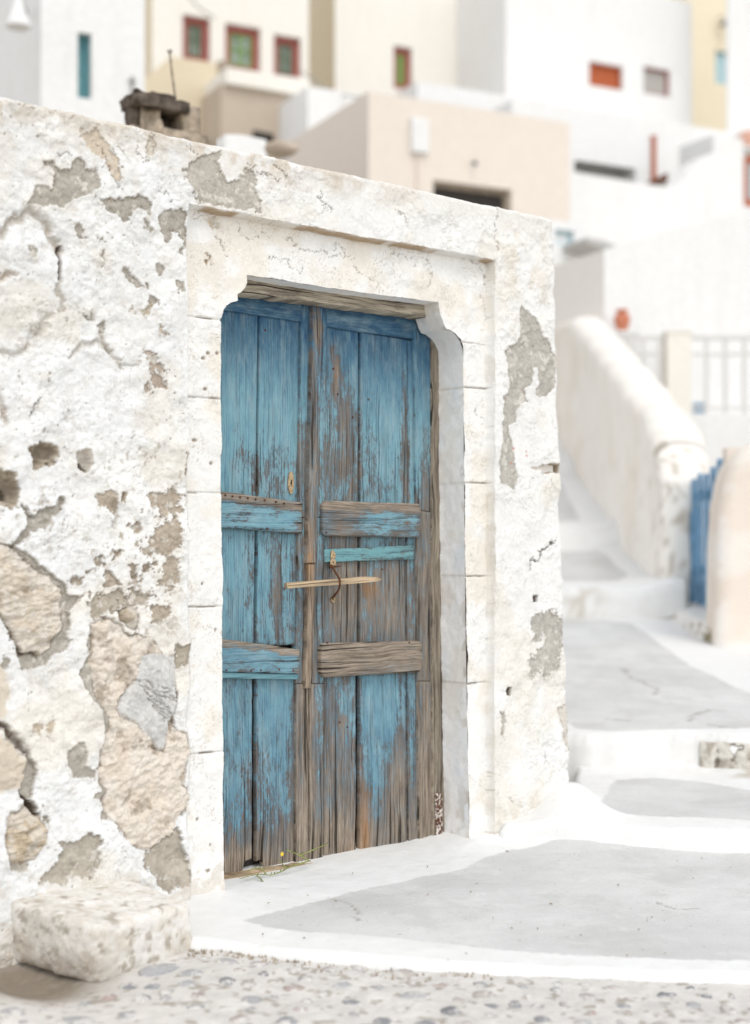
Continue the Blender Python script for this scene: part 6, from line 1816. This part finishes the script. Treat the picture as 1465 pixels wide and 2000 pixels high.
for px, py, w, lab in ((1040, 218, 0.22, 'low terracotta dome on the long white terrace roof'), (1462, 262, 0.24, 'terracotta chimney pot above the cube house')):
    c = at(px, py + 8, 27.5 if px < 1100 else 28.0)
    root = empty('chimney_pot', tuple(c), lab, 'chimney pot')
    mb = MB(); mb.lathe(c + [0, 0, -0.25], [(w, 0), (w, 0.22), (w * 0.9, 0.30), (w * 0.5, 0.37), (0.02, 0.39)], 18); mb.build('pot', M['pink_cream' if px < 1100 else 'pale_terracotta'], root, smooth=True, sharp=50)
    mb = MB(); mb.lathe(c + [0, 0, -0.27], [(w * 1.15, 0), (w * 1.15, 0.05)], 18); mb.build('collar', M['white'], root)

# big white wall behind the railing, one side in shade
rt3, f = solid('white_house', 'large plain white house wall behind the white railing', 'house', [(1180, 1100), (1180, 488), (1300, 452), (1465, 408), (1700, 350), (1700, 1100)], 18.2, 0.4, 'white')
fl = Face(1180, 18.2, LD, out=np.array([-LD[1], LD[0]]))
zt = f.az(1180, 488)[1]
mb = MB(); mb.add([fl.p(0.0, CH - 1.6, 0.001), fl.p(0.0, zt, 0.001), fl.p(4.5, zt, 0.001), fl.p(4.5, CH - 1.6, 0.001)], [(0, 1, 2, 3)])
A = fl.p(0.0, zt - 0.012); mb.add([A, f.p(6.5, zt - 0.012), f.p(6.5, zt - 0.012, -4.5), fl.p(4.5, zt - 0.012)], [(0, 1, 2, 3)])
mb.build('side_wall', M['white_old'], rt3)
rs = empty('roof_slab', tuple(at(1175, 480, 20.2)), 'thin grey roof slab edge above the shaded white wall', 'roof')
f2 = Face(1146, 20.2)
q = [f2.p(*f2.az(x, y)) for x, y in [(1146, 474), (1147, 464), (1180, 470), (1206, 481), (1190, 489)]]
mb = MB(); mb.prism(q, np.append(-f2.n * 0.6, 0)); mb.build('slab', M['grey_wall'], rs)
f2 = Face(1060, 20.6)
bw = empty('low_house', tuple(f2.p(0, CH - 1)), 'low white house with a pale window beside the pink house', 'house')
mb = MB(); wh = (f2.a(1084), f2.a(1121), f2.az(1084, 478)[1], f2.az(1084, 447)[1])
face_wall(mb, f2, 0, f2.a(1150), CH - 1.6, f2.az(1060, 428)[1], [wh]); mb.build('wall', M['white'], bw)
add_window(bw, f2, wh, dict(frame='pale_blue', pane='white', t=0.035, dep=-0.05))

# terrace with white railing
def railing():
    Y = 17.5
    root, f = solid('terrace', 'white terrace platform carrying the railing above the blue gate', 'terrace', [(1222, 1130), (1222, 806), (1465, 808), (1720, 808), (1720, 1130)], Y, 2.6, 'white', r=np.array([1.0, 0.0]))
    X = lambda px: (px - CX) / F * Y
    Z = lambda py: CH + (HZ - py) / F * Y
    z0 = Z(806)
    rail = empty('railing', (X(1400), Y + 0.1, z0), 'white iron railing with balusters on the terrace edge', 'railing')
    for nm, py, th in (('top_rail', 657, 0.05), ('mid_rail', 689, 0.03), ('bottom_rail', 795, 0.035)):
        for xa, xb in ((1222, 1301), (1353, 1720)):
            mb = MB(); mb.box((X(xa), Y + 0.08, Z(py) - th / 2), (X(xb) - X(xa), 0, 0), (0, 0.05, 0), (0, 0, th)); mb.build(nm, M['iron_white'], rail, bevel=0.004)
    for px in (1228, 1260, 1292, 1384, 1421, 1458, 1495, 1532):
        mb = MB(); mb.box((X(px) - 0.022, Y + 0.085, z0), (0.044, 0, 0), (0, 0.04, 0), (0, 0, Z(657) - z0 - 0.026)); mb.build('baluster', M['iron_white'], rail)
    pil = empty('railing_pier', (X(1327), Y + 0.1, z0), 'square cream pier dividing the white railing', 'pillar')
    mb = MB(); mb.box((X(1303), Y + 0.004, z0 - 0.3), (X(1351) - X(1303), 0, 0), (0, 0.3, 0), (0, 0, Z(650) - z0 + 0.3)); mb.build('shaft', M['cream'], pil, bevel=0.012)
    mb = MB(); mb.box((X(1301), Y - 0.008, Z(650) + 0.0), (X(1353) - X(1301), 0, 0), (0, 0.324, 0), (0, 0, 0.035)); mb.build('cap', M['cream'], pil, bevel=0.008)
    Yc = Y + 0.45
    Xc = lambda px: (px - CX) / F * Yc
    ch = empty('planter', (Xc(1367), Yc, z0), 'small blue planter box behind the white railing', 'planter')
    bx, wd_ = Xc(1357), Xc(1378) - Xc(1357)
    mb = MB(); mb.box((bx + 0.006, Yc, z0), (wd_ - 0.012, 0, 0), (0, 0.14, 0), (0, 0, 0.13)); mb.build('box', M['blue_paint'], ch, bevel=0.006)
    mb = MB(); mb.box((bx - 0.004, Yc - 0.01, z0 + 0.131), (wd_ + 0.008, 0, 0), (0, 0.16, 0), (0, 0, 0.032)); mb.build('rim', M['blue_paint'], ch, bevel=0.005)
    mb = MB(); mb.box((bx + 0.018, Yc + 0.012, z0 + 0.150), (wd_ - 0.036, 0, 0), (0, 0.116, 0), (0, 0, 0.016)); mb.build('soil', M['dark_rock'], ch)
    # pedestal and pot
    pd = empty('pot_pedestal', (X(1216), Y + 0.5, z0), 'square white pedestal under the terracotta jar', 'pedestal')
    Yp = 18.0
    zp = CH + (HZ - 650) / F * Yp; xp = (1215 - CX) / F * Yp
    mb = MB(); mb.box((xp - 0.16, Yp - 0.16, z0 - 0.4), (0.32, 0, 0), (0, 0.32, 0), (0, 0, zp - z0 + 0.4 - 0.04)); mb.build('shaft', M['white'], pd)
    mb = MB(); mb.box((xp - 0.19, Yp - 0.19, zp - 0.04), (0.38, 0, 0), (0, 0.38, 0), (0, 0, 0.04)); mb.build('cap', M['white'], pd, bevel=0.006)
    jr = empty('jar', (xp, Yp, zp), 'orange terracotta jar on a pedestal above the parapet wall', 'jar')
    mb = MB(); mb.lathe((xp, Yp, zp), [(0.055, 0), (0.06, 0.01), (0.085, 0.09), (0.102, 0.16), (0.096, 0.20), (0.066, 0.235)], 24); mb.build('body', M['terracotta'], jr, smooth=True)
    mb = MB(); mb.lathe((xp, Yp, zp + 0.232), [(0.064, 0), (0.062, 0.02), (0.078, 0.04), (0.08, 0.052), (0.06, 0.052), (0.05, 0.03)], 24); mb.build('rim', M['terracotta'], jr, smooth=True)
railing()

# overhead cable between the houses
cr = empty('cable', tuple(at(590, 140, 19.0)), 'thin dark cable sagging from the cream house to the pink house', 'cable')
pts = [at(588, 138, 27.5), at(620, 163, 26.0), at(655, 180, 24.3), at(690, 189, 22.0), at(712, 190, 20.2)]
mb = MB(); mb.tube(smooth_path(pts), 0.016, 6); mb.build('wire', M['grey_metal'], cr)
cr2 = empty('cable', tuple(at(400, 20, 19.6)), 'thin dark cable hanging across the corner of the first red window', 'cable')
pts = [at(360, -20, 26.8), at(385, 12, 26.8), at(420, 36, 27.2)]
mb = MB(); mb.tube(smooth_path(pts), 0.016, 6); mb.build('wire', M['grey_metal'], cr2)
